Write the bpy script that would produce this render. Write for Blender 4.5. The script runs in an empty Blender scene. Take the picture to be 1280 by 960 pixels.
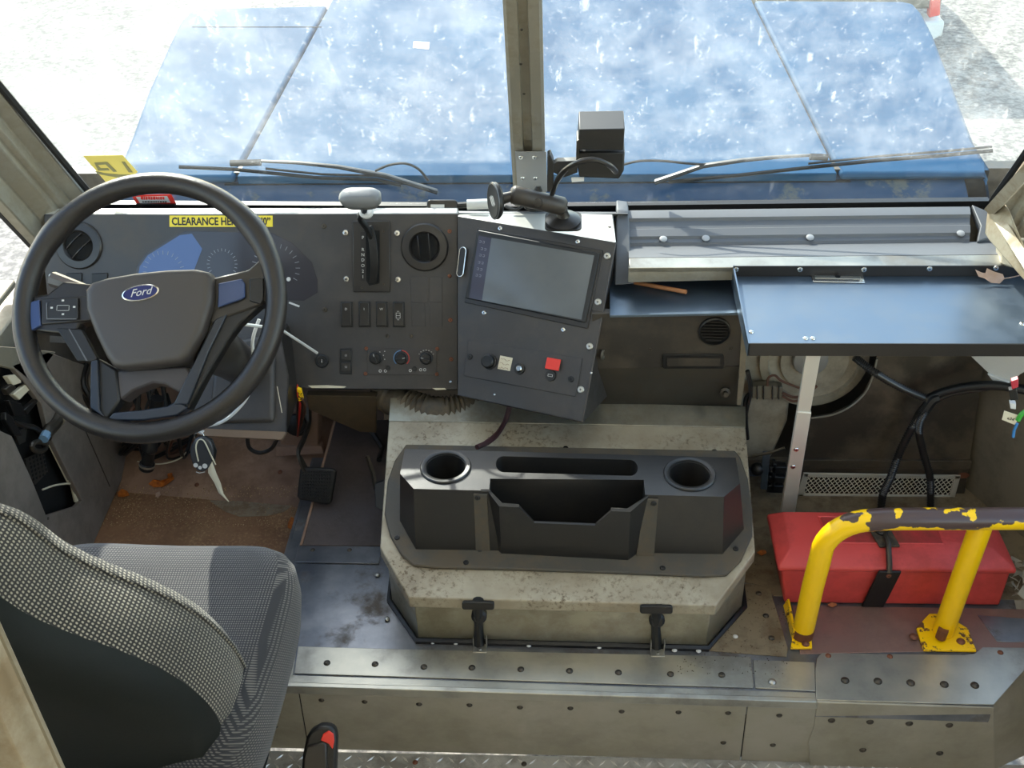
import bpy, bmesh, math, random
from mathutils import Vector as V, Matrix, noise
from math import sin, cos, radians, pi, tan, atan2, sqrt
S = bpy.context.scene; COL = S.collection
random.seed(7)
# ---------------------------------------------------------------- camera
FPX = 1414.0; TH = radians(35.3); PS = radians(3.3); RHO = .03; CAM = V((0, 0, 2.03))
_h = V((-sin(PS), cos(PS), 0)); _z = V((0, 0, 1))
CF = _h*cos(TH)-_z*sin(TH); _U0 = _h*sin(TH)+_z*cos(TH); _R0 = V((cos(PS), sin(PS), 0))
CU = _U0*cos(RHO)+_R0*sin(RHO); CR = _R0*cos(RHO)-_U0*sin(RHO)
cd = bpy.data.cameras.new('camera'); cam = bpy.data.objects.new('camera', cd); COL.objects.link(cam); S.camera = cam
cd.sensor_fit = 'HORIZONTAL'; cd.sensor_width = 36; cd.lens = 36*FPX/1280; cd.clip_start = .02; cd.clip_end = 500
m = Matrix((CR, CU, -CF)).transposed().to_4x4(); m.translation = CAM; cam.matrix_world = m
# ---------------------------------------------------------------- light
SUN_AZ = radians(-24); SUN_EL = radians(33)
w = bpy.data.worlds.new('sky'); S.world = w; w.use_nodes = True
nt = w.node_tree; bg = nt.nodes['Background']
sk = nt.nodes.new('ShaderNodeTexSky'); sk.sky_type = 'NISHITA'; sk.sun_disc = False
sk.sun_elevation = SUN_EL; sk.sun_rotation = SUN_AZ; sk.air_density = 1.0; sk.dust_density = .6
wb = nt.nodes.new('ShaderNodeMix'); wb.data_type = 'RGBA'; wb.blend_type = 'MULTIPLY'; wb.inputs[0].default_value = 1; wb.inputs[7].default_value = (1.08, .99, .84, 1)
nt.links.new(sk.outputs[0], wb.inputs[6]); nt.links.new(wb.outputs[2], bg.inputs[0]); bg.inputs[1].default_value = .42
sl = bpy.data.lights.new('sun', 'SUN'); sl.energy = 5.0; sl.angle = radians(.6); sl.color = (1, .95, .86)
so = bpy.data.objects.new('sun', sl); COL.objects.link(so)
SD = V((sin(SUN_AZ)*cos(SUN_EL), cos(SUN_AZ)*cos(SUN_EL), sin(SUN_EL)))
so.rotation_euler = SD.to_track_quat('Z', 'Y').to_euler(); so.location = SD*8
S.view_settings.view_transform = 'Standard'; S.view_settings.look = 'None'
S.view_settings.gamma = 1; S.view_settings.exposure = .85
S.view_settings.use_curve_mapping = False

# ---------------------------------------------------------------- picture helpers: a pixel of the photo -> a point on a real surface
def ray(px, py): return CF+CR*((px-640)/FPX)+CU*((480-py)/FPX)
def Z(px, py, z): r = ray(px, py); return CAM+r*((z-CAM.z)/r.z)
def Y(px, py, y): r = ray(px, py); return CAM+r*(y/r.y)
def X(px, py, x): r = ray(px, py); return CAM+r*(x/r.x)
class Pl:
    def __init__(s, p, a, b=None):
        s.p = p
        if b is None: s.n = a.normalized()
        else: s.n = (a-p).cross(b-p).normalized()
        if s.n.dot(CAM-p) < 0: s.n = -s.n
    def at(s, px, py, off=0.0):
        r = ray(px, py); t = (s.p-CAM).dot(s.n)/r.dot(s.n)
        return CAM+r*t+s.n*off
    def pts(s, L, off=0.0): return [s.at(a, b, off) for a, b in L]
    def frame(s, px, py, ux=None, uy=None, off=0.0):
        o = s.at(px, py, off)
        u = (s.at(ux, uy, off)-o) if ux is not None else (CR-s.n*CR.dot(s.n))
        u.normalize(); v = s.n.cross(u)
        M = Matrix((u, v, s.n)).transposed().to_4x4(); M.translation = o; return M
    def size(s, px, py): return (s.at(px+1, py)-s.at(px, py)).length
def frame(o, n, u=None):
    n = n.normalized()
    if u is None: u = V((1, 0, 0)) if abs(n.x) < .9 else V((0, 1, 0))
    u = (u-n*u.dot(n)).normalized(); v = n.cross(u)
    M = Matrix((u, v, n)).transposed().to_4x4(); M.translation = o; return M

# ---------------------------------------------------------------- materials
def lin(c):
    if isinstance(c, str):
        c = [int(c[i:i+2], 16)/255 for i in (0, 2, 4)]
        c = [x/12.92 if x <= .04045 else ((x+.055)/1.055)**2.4 for x in c]
    return (c[0], c[1], c[2], 1)
MATS = {}

def mat(name, col, rough=.5, metal=0, dirt=None, dcol=None, dscale=12, dlow=.45, dhigh=.6, bump=0, bscale=200, col2=None, cscale=5,
        spec=.5, coat=0, stretch=(1, 1, 1), drough=None, emis=None, patch=0):
    if name in MATS: return MATS[name]
    M = bpy.data.materials.new(name); M.use_nodes = True; N = M.node_tree; b = N.nodes['Principled BSDF']
    b.inputs['Base Color'].default_value = lin(col); b.inputs['Roughness'].default_value = rough; b.inputs['Metallic'].default_value = metal
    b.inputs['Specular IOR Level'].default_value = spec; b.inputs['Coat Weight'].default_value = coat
    tc = N.nodes.new('ShaderNodeNewGeometry').outputs['Position']
    if stretch != (1, 1, 1):
        mp = N.nodes.new('ShaderNodeMapping'); mp.inputs['Scale'].default_value = stretch; N.links.new(tc, mp.inputs[0]); tc = mp.outputs[0]
    def noise_(scale, det=6, r=.6):
        n = N.nodes.new('ShaderNodeTexNoise'); n.inputs['Scale'].default_value = scale; n.inputs['Detail'].default_value = det
        n.inputs['Roughness'].default_value = r; N.links.new(tc, n.inputs['Vector']); return n.outputs[0]
    def ramp(v, a, c):
        r = N.nodes.new('ShaderNodeMapRange'); r.inputs[1].default_value = a; r.inputs[2].default_value = c; N.links.new(v, r.inputs[0]); return r.outputs[0]
    def mix(f, a, c):
        x = N.nodes.new('ShaderNodeMix'); x.data_type = 'RGBA'; N.links.new(f, x.inputs[0])
        for s_, q in ((6, a), (7, c)):
            if isinstance(q, tuple): x.inputs[s_].default_value = q
            else: N.links.new(q, x.inputs[s_])
        return x.outputs[2]
    cur = lin(col)
    if col2: cur = mix(ramp(noise_(cscale), .35, .65), cur, lin(col2))
    if dirt:
        f = ramp(noise_(dscale, 10, .7), dlow, dhigh)
        if patch:
            pm = N.nodes.new('ShaderNodeMath'); pm.operation = 'MULTIPLY'; N.links.new(f, pm.inputs[0]); N.links.new(ramp(noise_(patch, 5, .6), .42, .6), pm.inputs[1])
            pa = N.nodes.new('ShaderNodeMath'); pa.operation = 'MULTIPLY_ADD'; pa.inputs[1].default_value = .45; N.links.new(ramp(noise_(patch*.8+1, 7, .65), .48, .68), pa.inputs[0]); N.links.new(pm.outputs[0], pa.inputs[2]); pa.use_clamp = True; f = pa.outputs[0]
        mu = N.nodes.new('ShaderNodeMath'); mu.operation = 'MULTIPLY'; mu.inputs[1].default_value = dirt; N.links.new(f, mu.inputs[0])
        cur = mix(mu.outputs[0], cur, lin(dcol or '4a3a28'))
        if metal:
            mm = N.nodes.new('ShaderNodeMath'); mm.operation = 'MULTIPLY_ADD'; mm.inputs[1].default_value = -metal; mm.inputs[2].default_value = metal
            N.links.new(mu.outputs[0], mm.inputs[0]); N.links.new(mm.outputs[0], b.inputs['Metallic'])
        rr = N.nodes.new('ShaderNodeMapRange'); rr.inputs[3].default_value = rough; rr.inputs[4].default_value = drough or min(1, rough+.3)
        N.links.new(mu.outputs[0], rr.inputs[0]); N.links.new(rr.outputs[0], b.inputs['Roughness'])
    if not isinstance(cur, tuple): N.links.new(cur, b.inputs['Base Color'])
    if bump:
        bp = N.nodes.new('ShaderNodeBump'); bp.inputs['Strength'].default_value = bump; bp.inputs['Distance'].default_value = .002
        N.links.new(noise_(bscale, 3), bp.inputs['Height']); N.links.new(bp.outputs[0], b.inputs['Normal'])
    if emis: b.inputs['Emission Color'].default_value = lin(col); b.inputs['Emission Strength'].default_value = emis
    MATS[name] = M; return M
def fabric(name, c1, c2, pitch, axes):
    M = bpy.data.materials.new(name); M.use_nodes = True; N = M.node_tree; b = N.nodes['Principled BSDF']
    g = N.nodes.new('ShaderNodeNewGeometry'); sp = N.nodes.new('ShaderNodeSeparateXYZ'); N.links.new(g.outputs['Position'], sp.inputs[0])
    out = []
    for i, ax in enumerate(axes):
        k = 2*pi/pitch[i]
        dt = N.nodes.new('ShaderNodeVectorMath'); dt.operation = 'DOT_PRODUCT'; dt.inputs[1].default_value = ax; N.links.new(g.outputs['Position'], dt.inputs[0])
        a = N.nodes.new('ShaderNodeMath'); a.operation = 'MULTIPLY'; a.inputs[1].default_value = k; N.links.new(dt.outputs['Value'], a.inputs[0])
        s_ = N.nodes.new('ShaderNodeMath'); s_.operation = 'SINE'; N.links.new(a.outputs[0], s_.inputs[0])
        h = N.nodes.new('ShaderNodeMath'); h.operation = 'MULTIPLY_ADD'; h.inputs[1].default_value = .5; h.inputs[2].default_value = .5; N.links.new(s_.outputs[0], h.inputs[0])
        out.append(h.outputs[0])
    mu = N.nodes.new('ShaderNodeMath'); mu.operation = 'MULTIPLY'; N.links.new(out[0], mu.inputs[0]); N.links.new(out[1], mu.inputs[1])
    no = N.nodes.new('ShaderNodeTexNoise'); no.inputs['Scale'].default_value = 9; no.inputs['Detail'].default_value = 5; N.links.new(g.outputs['Position'], no.inputs['Vector'])
    r = N.nodes.new('ShaderNodeMapRange'); r.inputs[1].default_value = .25; r.inputs[2].default_value = .5; N.links.new(mu.outputs[0], r.inputs[0])
    m2 = N.nodes.new('ShaderNodeMath'); m2.operation = 'MULTIPLY'; N.links.new(r.outputs[0], m2.inputs[0])
    r2 = N.nodes.new('ShaderNodeMapRange'); r2.inputs[1].default_value = .3; r2.inputs[2].default_value = .7; r2.inputs[3].default_value = .6; N.links.new(no.outputs[0], r2.inputs[0]); N.links.new(r2.outputs[0], m2.inputs[1])
    x = N.nodes.new('ShaderNodeMix'); x.data_type = 'RGBA'; N.links.new(m2.outputs[0], x.inputs[0]); x.inputs[6].default_value = lin(c1); x.inputs[7].default_value = lin(c2)
    N.links.new(x.outputs[2], b.inputs['Base Color']); b.inputs['Roughness'].default_value = .85; b.inputs['Sheen Weight'].default_value = .15
    bp = N.nodes.new('ShaderNodeBump'); bp.inputs['Strength'].default_value = .4; bp.inputs['Distance'].default_value = .001
    N.links.new(mu.outputs[0], bp.inputs['Height']); N.links.new(bp.outputs[0], b.inputs['Normal'])
    return M
PLAS = mat('dash_plastic', '363230', .40, dirt=.45, dcol='4d4741', dscale=7, bump=.12, bscale=900, col2='343436')
PLAS2 = mat('smooth_black_plastic', '252220', .33, bump=.05, bscale=600)
WHEEL = mat('wheel_leather', '211f1f', .27, bump=.25, bscale=1100)
PAD = mat('wheel_pad_plastic', '3d3937', .4, bump=.2, bscale=1300)
BLK = mat('black_rubber', '131314', .45)
DARK = mat('dark_void', '070707', .9)
CONS = mat('console_plastic', '242322', .3, dirt=.4, dcol='4a4238', dscale=6, dlow=.5, dhigh=.75, bump=.15, bscale=700)
CONSD = mat('console_dusty', '4a463f', .6, dirt=.8, dcol='5f5444', dscale=10, bump=.15)
ALU = mat('aluminium_sheet', 'b8b4a6', .33, .7, dirt=.6, dcol='6b5f4e', dscale=5, dlow=.5, dhigh=.72, bump=.08, bscale=60, col2='8b8b86', stretch=(1, 1, 1))
ALU_B = mat('riser_aluminium', 'b0aa9c', .42, .4, dirt=.55, dcol='66604f', dscale=4, dlow=.45, dhigh=.75, bump=.1, bscale=80, col2='a39d8b')
ALU_P = mat('worn_platform_metal', '8f9094', .30, .7, dirt=.9, dcol='4d4235', dscale=8, dlow=.52, dhigh=.66, bump=.12, bscale=50, col2='62666e', cscale=6)
LIDM = mat('dirty_cover_metal', 'b5ac97', .45, .2, dirt=.85, dcol='54432c', dscale=95, dlow=.51, dhigh=.64, bump=.15, bscale=120, col2='9c907a', cscale=8, patch=7)
LIDS = mat('cover_side_metal', 'b7b3a5', .35, .75, dirt=.5, dcol='6e5f46', dscale=9, col2='98937f')
PAINT = mat('beige_paint', 'a9a08c', .5, .3, dirt=.6, dcol='7b6544', dscale=9, bump=.05)
GREYP = mat('grey_frame_metal', 'a19c8e', .4, .6, dirt=.5, dcol='70664f', dscale=6, stretch=(1, 1, 1))
RAILG = mat('grey_rail_plastic', '5e6063', .5, .1, dirt=.3, dcol='5f6063', dscale=8)
BRONZE = mat('dark_firewall_paint', '40392f', .4, .2, dirt=.5, dcol='6b5d4a', dscale=6, col2='39332c')
WALLG = mat('grey_brown_wall_paint', '7d7362', .55, .2, dirt=.5, dcol='453b2e', dscale=4)
WALLL = mat('warm_grey_wall_plastic', '7b726a', .5, dirt=.4, dcol='4a4239', dscale=5, bump=.1)
DIRT = mat('footwell_dirt', '8f6b50', .85, dirt=.7, dcol='b8966f', dscale=130, dlow=.5, patch=6, dhigh=.62, bump=.5, bscale=150, col2='77573f', cscale=7)
TOE = mat('toe_board', 'a1846f', .8, dirt=.6, dcol='6f5644', dscale=9, bump=.2, bscale=120, col2='84695a')
MATM = mat('pedal_floor_mat', '40393a', .6, dirt=.5, dcol='2a2526', dscale=10, bump=.25, bscale=150, col2='564a44')
TBL = mat('black_tray_metal', '61707f', .34, .8, dirt=.4, dcol='666d76', dscale=9, dlow=.45, dhigh=.75, bump=.05, bscale=30)
CHROME = mat('bright_metal', 'd0d0cc', .22, 1.0)
SCREWM = mat('screw_metal', 'b8b6ae', .35, .9)
RUST = mat('rusty_screw', '7a4d38', .6, .4)
DSCREW = mat('dark_screw', '504a42', .45, .7)
YEL = mat('yellow_paint', 'fcc803', .32, dirt=1, dcol='5f3c22', dscale=30, dlow=.56, dhigh=.58)
RED = mat('red_box_plastic', 'd24a46', .45, dirt=.45, dcol='8e2f2a', dscale=7, bump=.08)
REDD = mat('dusty_red_plastic', 'b03636', .5, dirt=.85, dcol='6b3a2b', dscale=12, dlow=.4, dhigh=.65)
REDB = mat('bright_red_plastic', 'd8372c', .4)
WHT = mat('white_plastic', 'c9c9c6', .5)
CREAM = mat('cream_cloth', 'cfc6ae', .8)
ORLEAF = mat('orange_leaf', 'c7701f', .7, col2='8f4a16', cscale=80)
TANLEAF = mat('tan_leaf', 'b3988a', .7, col2='a58874', cscale=60)
SCREEN = mat('screen_glass', '5c6064', .12, col2='666a6d')
SCREEND = mat('screen_border', '3c3944', .15)
HOODM = mat('blue_hood_paint', '2c4f6e', .55, .0, col2='365a78', cscale=3, spec=.03)
ASPH = mat('asphalt', '4f4d4a', .85, dirt=.9, dcol='a8a398', dscale=22, dlow=.42, dhigh=.60, bump=.6, bscale=60, col2='6b6862', cscale=.6)
SHELL = mat('seat_shell_plastic', '0d1211', .7, bump=.1, spec=.25)
ORING = mat('dust_tan', '6f6350', .8, bump=.2)
FAB1 = fabric('seat_weave', '1d1d22', '6b6763', (.0046, .0050), ((1, 0, .8), (0, 1, .8)))
FAB2 = fabric('backrest_weave', '1b1b1b', '9a9486', (.0056, .0062), ((.35, 1, .35), (.707, 0, -.707)))
def tex_of(m): return m
# yellow paint with bare patches where hands rub it
def worn_yellow():
    M = bpy.data.materials.new('worn_yellow_tube'); M.use_nodes = True; N = M.node_tree; b = N.nodes['Principled BSDF']
    g = N.nodes.new('ShaderNodeNewGeometry'); n = N.nodes.new('ShaderNodeTexNoise'); n.inputs['Scale'].default_value = 26; n.inputs['Detail'].default_value = 5; n.inputs['Roughness'].default_value = .45
    N.links.new(g.outputs['Position'], n.inputs['Vector']); sp = N.nodes.new('ShaderNodeSeparateXYZ'); N.links.new(g.outputs['Position'], sp.inputs[0])
    r = N.nodes.new('ShaderNodeMapRange'); r.inputs[1].default_value = .545; r.inputs[2].default_value = .575; r.inputs[3].default_value = -.25; r.inputs[4].default_value = .13
    N.links.new(sp.outputs[2], r.inputs[0])
    a = N.nodes.new('ShaderNodeMath'); N.links.new(n.outputs[0], a.inputs[0]); N.links.new(r.outputs[0], a.inputs[1])
    t = N.nodes.new('ShaderNodeMapRange'); t.inputs[1].default_value = .535; t.inputs[2].default_value = .55; N.links.new(a.outputs[0], t.inputs[0])
    x = N.nodes.new('ShaderNodeMix'); x.data_type = 'RGBA'; x.inputs[6].default_value = lin('fcc803'); x.inputs[7].default_value = lin('4c3a36'); N.links.new(t.outputs[0], x.inputs[0])
    N.links.new(x.outputs[2], b.inputs['Base Color']); b.inputs['Roughness'].default_value = .33
    return M
YELW = worn_yellow()
def glass_mat():
    M = bpy.data.materials.new('dirty_glass_shade_band'); M.use_nodes = True; N = M.node_tree
    for n in list(N.nodes): N.nodes.remove(n)
    o = N.nodes.new('ShaderNodeOutputMaterial'); tr = N.nodes.new('ShaderNodeBsdfTransparent'); gl = N.nodes.new('ShaderNodeBsdfGlossy'); gl.inputs['Roughness'].default_value = .02
    tr.inputs[0].default_value = (.93, .96, .95, 1)
    df = N.nodes.new('ShaderNodeBsdfTranslucent'); df.inputs[0].default_value = (.9, .9, .87, 1)
    g = N.nodes.new('ShaderNodeNewGeometry')
    def ns(scale, det, ro, lo, hi, mlt, st=None):
        v = g.outputs['Position']
        if st: mp = N.nodes.new('ShaderNodeMapping'); mp.inputs['Scale'].default_value = st; mp.inputs['Rotation'].default_value = (0, .6, 0); N.links.new(v, mp.inputs[0]); v = mp.outputs[0]
        n = N.nodes.new('ShaderNodeTexNoise'); n.inputs['Scale'].default_value = scale; n.inputs['Detail'].default_value = det; n.inputs['Roughness'].default_value = ro; N.links.new(v, n.inputs['Vector'])
        r = N.nodes.new('ShaderNodeMapRange'); r.inputs[1].default_value = lo; r.inputs[2].default_value = hi; r.inputs[4].default_value = mlt; N.links.new(n.outputs[0], r.inputs[0]); return r.outputs[0]
    def op(o_, a, b_):
        x = N.nodes.new('ShaderNodeMath'); x.operation = o_
        for i, q in enumerate((a, b_)):
            if isinstance(q, float): x.inputs[i].default_value = q
            else: N.links.new(q, x.inputs[i])
        return x.outputs[0]
    film = ns(9, 7, .72, .42, .66, .05)
    speck = ns(75, 8, .75, .58, .74, .20)
    scr = ns(30, 5, .6, .64, .72, .16, (1, 1, .12))
    d = op('ADD', op('ADD', film, speck), scr)
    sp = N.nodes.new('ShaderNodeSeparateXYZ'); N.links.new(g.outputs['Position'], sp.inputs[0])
    r = N.nodes.new('ShaderNodeMapRange'); r.inputs[1].default_value = .985; r.inputs[2].default_value = 1.0; r.inputs[3].default_value = .12; r.inputs[4].default_value = 1; N.links.new(sp.outputs[2], r.inputs[0])  # real dirt thinned low down to paint a shaded band at the foot
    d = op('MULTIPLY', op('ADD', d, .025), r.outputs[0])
    lw = N.nodes.new('ShaderNodeLayerWeight'); lw.inputs[0].default_value = .5
    fr_ = op('MULTIPLY_ADD' if False else 'POWER', lw.outputs['Facing'], 5.0); fr_ = op('ADD', op('MULTIPLY', fr_, .6), .02)
    m1 = N.nodes.new('ShaderNodeMixShader'); N.links.new(fr_, m1.inputs[0]); N.links.new(tr.outputs[0], m1.inputs[1]); N.links.new(gl.outputs[0], m1.inputs[2])
    m2 = N.nodes.new('ShaderNodeMixShader'); N.links.new(d, m2.inputs[0]); N.links.new(m1.outputs[0], m2.inputs[1]); N.links.new(df.outputs[0], m2.inputs[2])
    N.links.new(m2.outputs[0], o.inputs[0]); return M
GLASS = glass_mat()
def roof_mat():
    M = bpy.data.materials.new('translucent_fill_roof'); M.use_nodes = True; N = M.node_tree
    for n in list(N.nodes): N.nodes.remove(n)
    o = N.nodes.new('ShaderNodeOutputMaterial'); a = N.nodes.new('ShaderNodeBsdfDiffuse'); b = N.nodes.new('ShaderNodeBsdfTranslucent'); x = N.nodes.new('ShaderNodeMixShader')
    a.inputs[0].default_value = (.9, .88, .82, 1); b.inputs[0].default_value = (.9, .85, .74, 1); x.inputs[0].default_value = .6  # transmission and warm tint raised to fill the cab with light
    N.links.new(a.outputs[0], x.inputs[1]); N.links.new(b.outputs[0], x.inputs[2]); N.links.new(x.outputs[0], o.inputs[0]); return M
ROOF = roof_mat()

# ---------------------------------------------------------------- mesh building
class MB:
    def __init__(s): s.v = []; s.f = []; s.mi = []; s.cur = 0
    def add(s, vs, fs):
        o = len(s.v); s.v += [V(p) for p in vs]; s.f += [tuple(i+o for i in f) for f in fs]; s.mi += [s.cur]*len(fs); return s
    def box(s, M, sx, sy, sz, z0=None):
        a, b = (-sz/2, sz/2) if z0 is None else (z0, z0+sz)
        vs = [M @ V((x*sx/2, y*sy/2, z)) for z in (a, b) for x, y in ((-1, -1), (1, -1), (1, 1), (-1, 1))]
        return s.add(vs, [(0, 3, 2, 1), (4, 5, 6, 7), (0, 1, 5, 4), (1, 2, 6, 5), (2, 3, 7, 6), (3, 0, 4, 7)])
    def wbox(s, x0, x1, y0, y1, z0, z1):
        return s.box(Matrix.Translation(((x0+x1)/2, (y0+y1)/2, (z0+z1)/2)), x1-x0, y1-y0, z1-z0)
    def prism(s, poly, off):
        n = len(poly); offs = off if isinstance(off, list) else [p+off for p in poly]
        return s.add(list(poly)+offs, [tuple(range(n)), tuple(range(2*n-1, n-1, -1))]+[(i, i+n, (i+1) % n+n, (i+1) % n) for i in range(n)])
    def loft(s, rings, cap0=True, cap1=True, closed=True):
        n = len(rings[0]); vs = [p for r in rings for p in r]; fs = []
        for k in range(len(rings)-1):
            for i in range(n if closed else n-1):
                j = (i+1) % n; fs.append((k*n+i, k*n+j, (k+1)*n+j, (k+1)*n+i))
        if cap0: fs.append(tuple(range(n-1, -1, -1)))
        if cap1: fs.append(tuple((len(rings)-1)*n+i for i in range(n)))
        return s.add(vs, fs)
    def lathe(s, M, prof, seg=24, cap0=True, cap1=True):
        return s.loft([[M @ V((r*cos(2*pi*i/seg), r*sin(2*pi*i/seg), z)) for i in range(seg)] for r, z in prof], cap0, cap1)
    def cyl(s, a, b, r, r2=None, seg=12):
        d = b-a; M = frame(a, d); return s.lathe(M, [(r, 0), (r if r2 is None else r2, d.length)], seg)
    def tube(s, P, r, seg=8, closed=False, flat=1):
        P = [V(p) for p in P]; n = len(P); rings = []
        up = None
        for i in range(n):
            if closed: t = P[(i+1) % n]-P[i-1]
            else: t = P[min(i+1, n-1)]-P[max(i-1, 0)]
            t.normalize()
            if up is None:
                up = V((0, 0, 1)) if abs(t.z) < .9 else V((1, 0, 0))
            up = (up-t*up.dot(t)).normalized(); q = t.cross(up)
            rr = r(i/(n-1)) if callable(r) else r
            rings.append([P[i]+(up*cos(2*pi*k/seg)*flat+q*sin(2*pi*k/seg))*rr for k in range(seg)])
        if closed: rings.append(rings[0]); return s.loft(rings, False, False)
        return s.loft(rings)
    def strip(s, P, width, th, up):
        rings = []
        for i, p in enumerate(P):
            t = (P[min(i+1, len(P)-1)]-P[max(i-1, 0)]).normalized(); u = (up-t*up.dot(t)).normalized(); q = t.cross(u)
            rings.append([p+q*width/2+u*th/2, p-q*width/2+u*th/2, p-q*width/2-u*th/2, p+q*width/2-u*th/2])
        return s.loft(rings)
    def ball(s, c, r, seg=12, rings=8, sc=(1, 1, 1), M=None):
        M = M or Matrix.Translation(c); R_ = [[M @ V((r*sc[0]*sin(a)*cos(2*pi*i/seg), r*sc[1]*sin(a)*sin(2*pi*i/seg), r*sc[2]*cos(a))) for i in range(seg)] for a in [max(.02, min(pi-.02, pi*k/rings)) for k in range(rings+1)]]
        return s.loft(R_)
def spline(P, n=10):
    P = [V(p) for p in P]; out = []
    for i in range(len(P)-1):
        a, b, c, d = P[max(i-1, 0)], P[i], P[i+1], P[min(i+2, len(P)-1)]
        for k in range(n):
            t = k/n; out.append(.5*((2*b)+(c-a)*t+(2*a-5*b+4*c-d)*t*t+(3*b-a-3*c+d)*t**3))
    out.append(P[-1]); return out
OFF = {}
def rootloc(o): return OFF.get(o.name, V((0, 0, 0)))
def build(name, mb, mt, parent=None, sharp=35, bevel=0, origin=None, seg=2):
    loc = rootloc(parent) if parent else (origin if origin is not None else (sum(mb.v, V())/max(1, len(mb.v))))
    me = bpy.data.meshes.new(name); me.from_pydata([tuple(p-loc) for p in mb.v], [], mb.f)
    mts = mt if isinstance(mt, list) else [mt]
    for q in mts: me.materials.append(q)
    if len(mts) > 1: me.polygons.foreach_set('material_index', mb.mi)
    me.polygons.foreach_set('use_smooth', [True]*len(me.polygons))
    bm = bmesh.new(); bm.from_mesh(me); bmesh.ops.recalc_face_normals(bm, faces=bm.faces); bm.to_mesh(me); bm.free()
    me.set_sharp_from_angle(angle=radians(sharp))
    o = bpy.data.objects.new(name, me); COL.objects.link(o)
    if parent: o.parent = parent
    else: o.location = loc
    OFF[o.name] = loc.copy()
    if bevel:
        b = o.modifiers.new('bevel', 'BEVEL'); b.width = bevel; b.segments = seg; b.limit_method = 'ANGLE'; b.angle_limit = radians(30)
    return o
def tag(o, label=None, cat=None, group=None, kind=None):
    if label: o['label'] = label
    if cat: o['category'] = cat
    if group: o['group'] = group
    if kind: o['kind'] = kind
    return o
def thing(name, label, cat, loc, group=None):
    o = bpy.data.objects.new(name, None); o.empty_display_size = .05; COL.objects.link(o); o.location = loc; OFF[o.name] = V(loc); return tag(o, label, cat, group)
def cut(o, cutters, op='DIFFERENCE'):
    keep = [m_ for m_ in o.modifiers]
    for c in cutters:
        b = o.modifiers.new('cut', 'BOOLEAN'); b.object = c; b.operation = op; b.solver = 'EXACT'
    dg = bpy.context.evaluated_depsgraph_get(); dg.update()
    me = bpy.data.meshes.new_from_object(o.evaluated_get(dg)); o.modifiers.clear(); o.data = me
    for c in cutters: bpy.data.objects.remove(c)
    me.polygons.foreach_set('use_smooth', [True]*len(me.polygons)); me.set_sharp_from_angle(angle=radians(30))
SHARED = {}
def shared(key, fn, mts):
    if key not in SHARED:
        mb = fn(); me = bpy.data.meshes.new(key); me.from_pydata([tuple(p) for p in mb.v], [], mb.f)
        for q in mts: me.materials.append(q)
        if len(mts) > 1: me.polygons.foreach_set('material_index', mb.mi)
        me.polygons.foreach_set('use_smooth', [True]*len(me.polygons)); me.set_sharp_from_angle(angle=radians(35)); SHARED[key] = me
    return SHARED[key]
def screw_mesh(kind):
    def fn():
        mb = MB(); I = Matrix.Identity(4)
        mb.lathe(I, [(1.0, 0), (1.0, .12), (.8, .38), (.45, .42)], 12, cap0=False)
        mb.cur = 1; mb.box(Matrix.Translation((0, 0, .44)), .62, .16, .05); mb.box(Matrix.Translation((0, 0, .441)), .16, .62, .05)
        return mb
    return shared('screw_'+kind, fn, [{'steel': SCREWM, 'rust': RUST, 'dark': DSCREW, 'bright': CHROME, 'black': BLK}[kind], DARK])
def rivet_mesh(kind):
    def fn():
        mb = MB(); mb.lathe(Matrix.Identity(4), [(1.0, 0), (.95, .2), (.7, .45), (.3, .58)], 12, cap0=False); return mb
    return shared('rivet_'+kind, fn, [{'steel': SCREWM, 'rust': RUST, 'dark': DSCREW, 'bright': CHROME, 'white': WHT}[kind]])
def put(me, M, r, parent, name='screw'):
    o = bpy.data.objects.new(name, me); COL.objects.link(o); o.parent = parent
    Q = M.copy(); Q.translation = M.translation-rootloc(parent); o.matrix_local = Q @ Matrix.Rotation(random.random()*3, 4, 'Z') @ Matrix.Diagonal((r, r, r, 1)); return o
def screws(L, pl, r, kind, parent, off=0.0, name='screw'):
    for a, b in L: put(screw_mesh(kind) if name == 'screw' else rivet_mesh(kind), pl.frame(a, b, off=off), r, parent, name)
def text(body, M, size, mt, parent, name='lettering', depth=.0003, shear=0, align='CENTER', sx=1.0, bold=0):
    c = bpy.data.curves.new('t', 'FONT'); c.body = body; c.size = size; c.extrude = depth; c.shear = shear; c.align_x = align; c.align_y = 'CENTER'; c.resolution_u = 2; c.offset = bold
    t = bpy.data.objects.new('t', c); COL.objects.link(t); dg = bpy.context.evaluated_depsgraph_get(); dg.update()
    me = bpy.data.meshes.new_from_object(t.evaluated_get(dg)); bpy.data.objects.remove(t); me.materials.clear(); me.materials.append(mt)
    o = bpy.data.objects.new(name, me); COL.objects.link(o)
    Q = M.copy(); Q.translation = M.translation-rootloc(parent); o.parent = parent; o.matrix_local = Q @ Matrix.Diagonal((sx, 1, 1, 1)); return o
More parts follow.
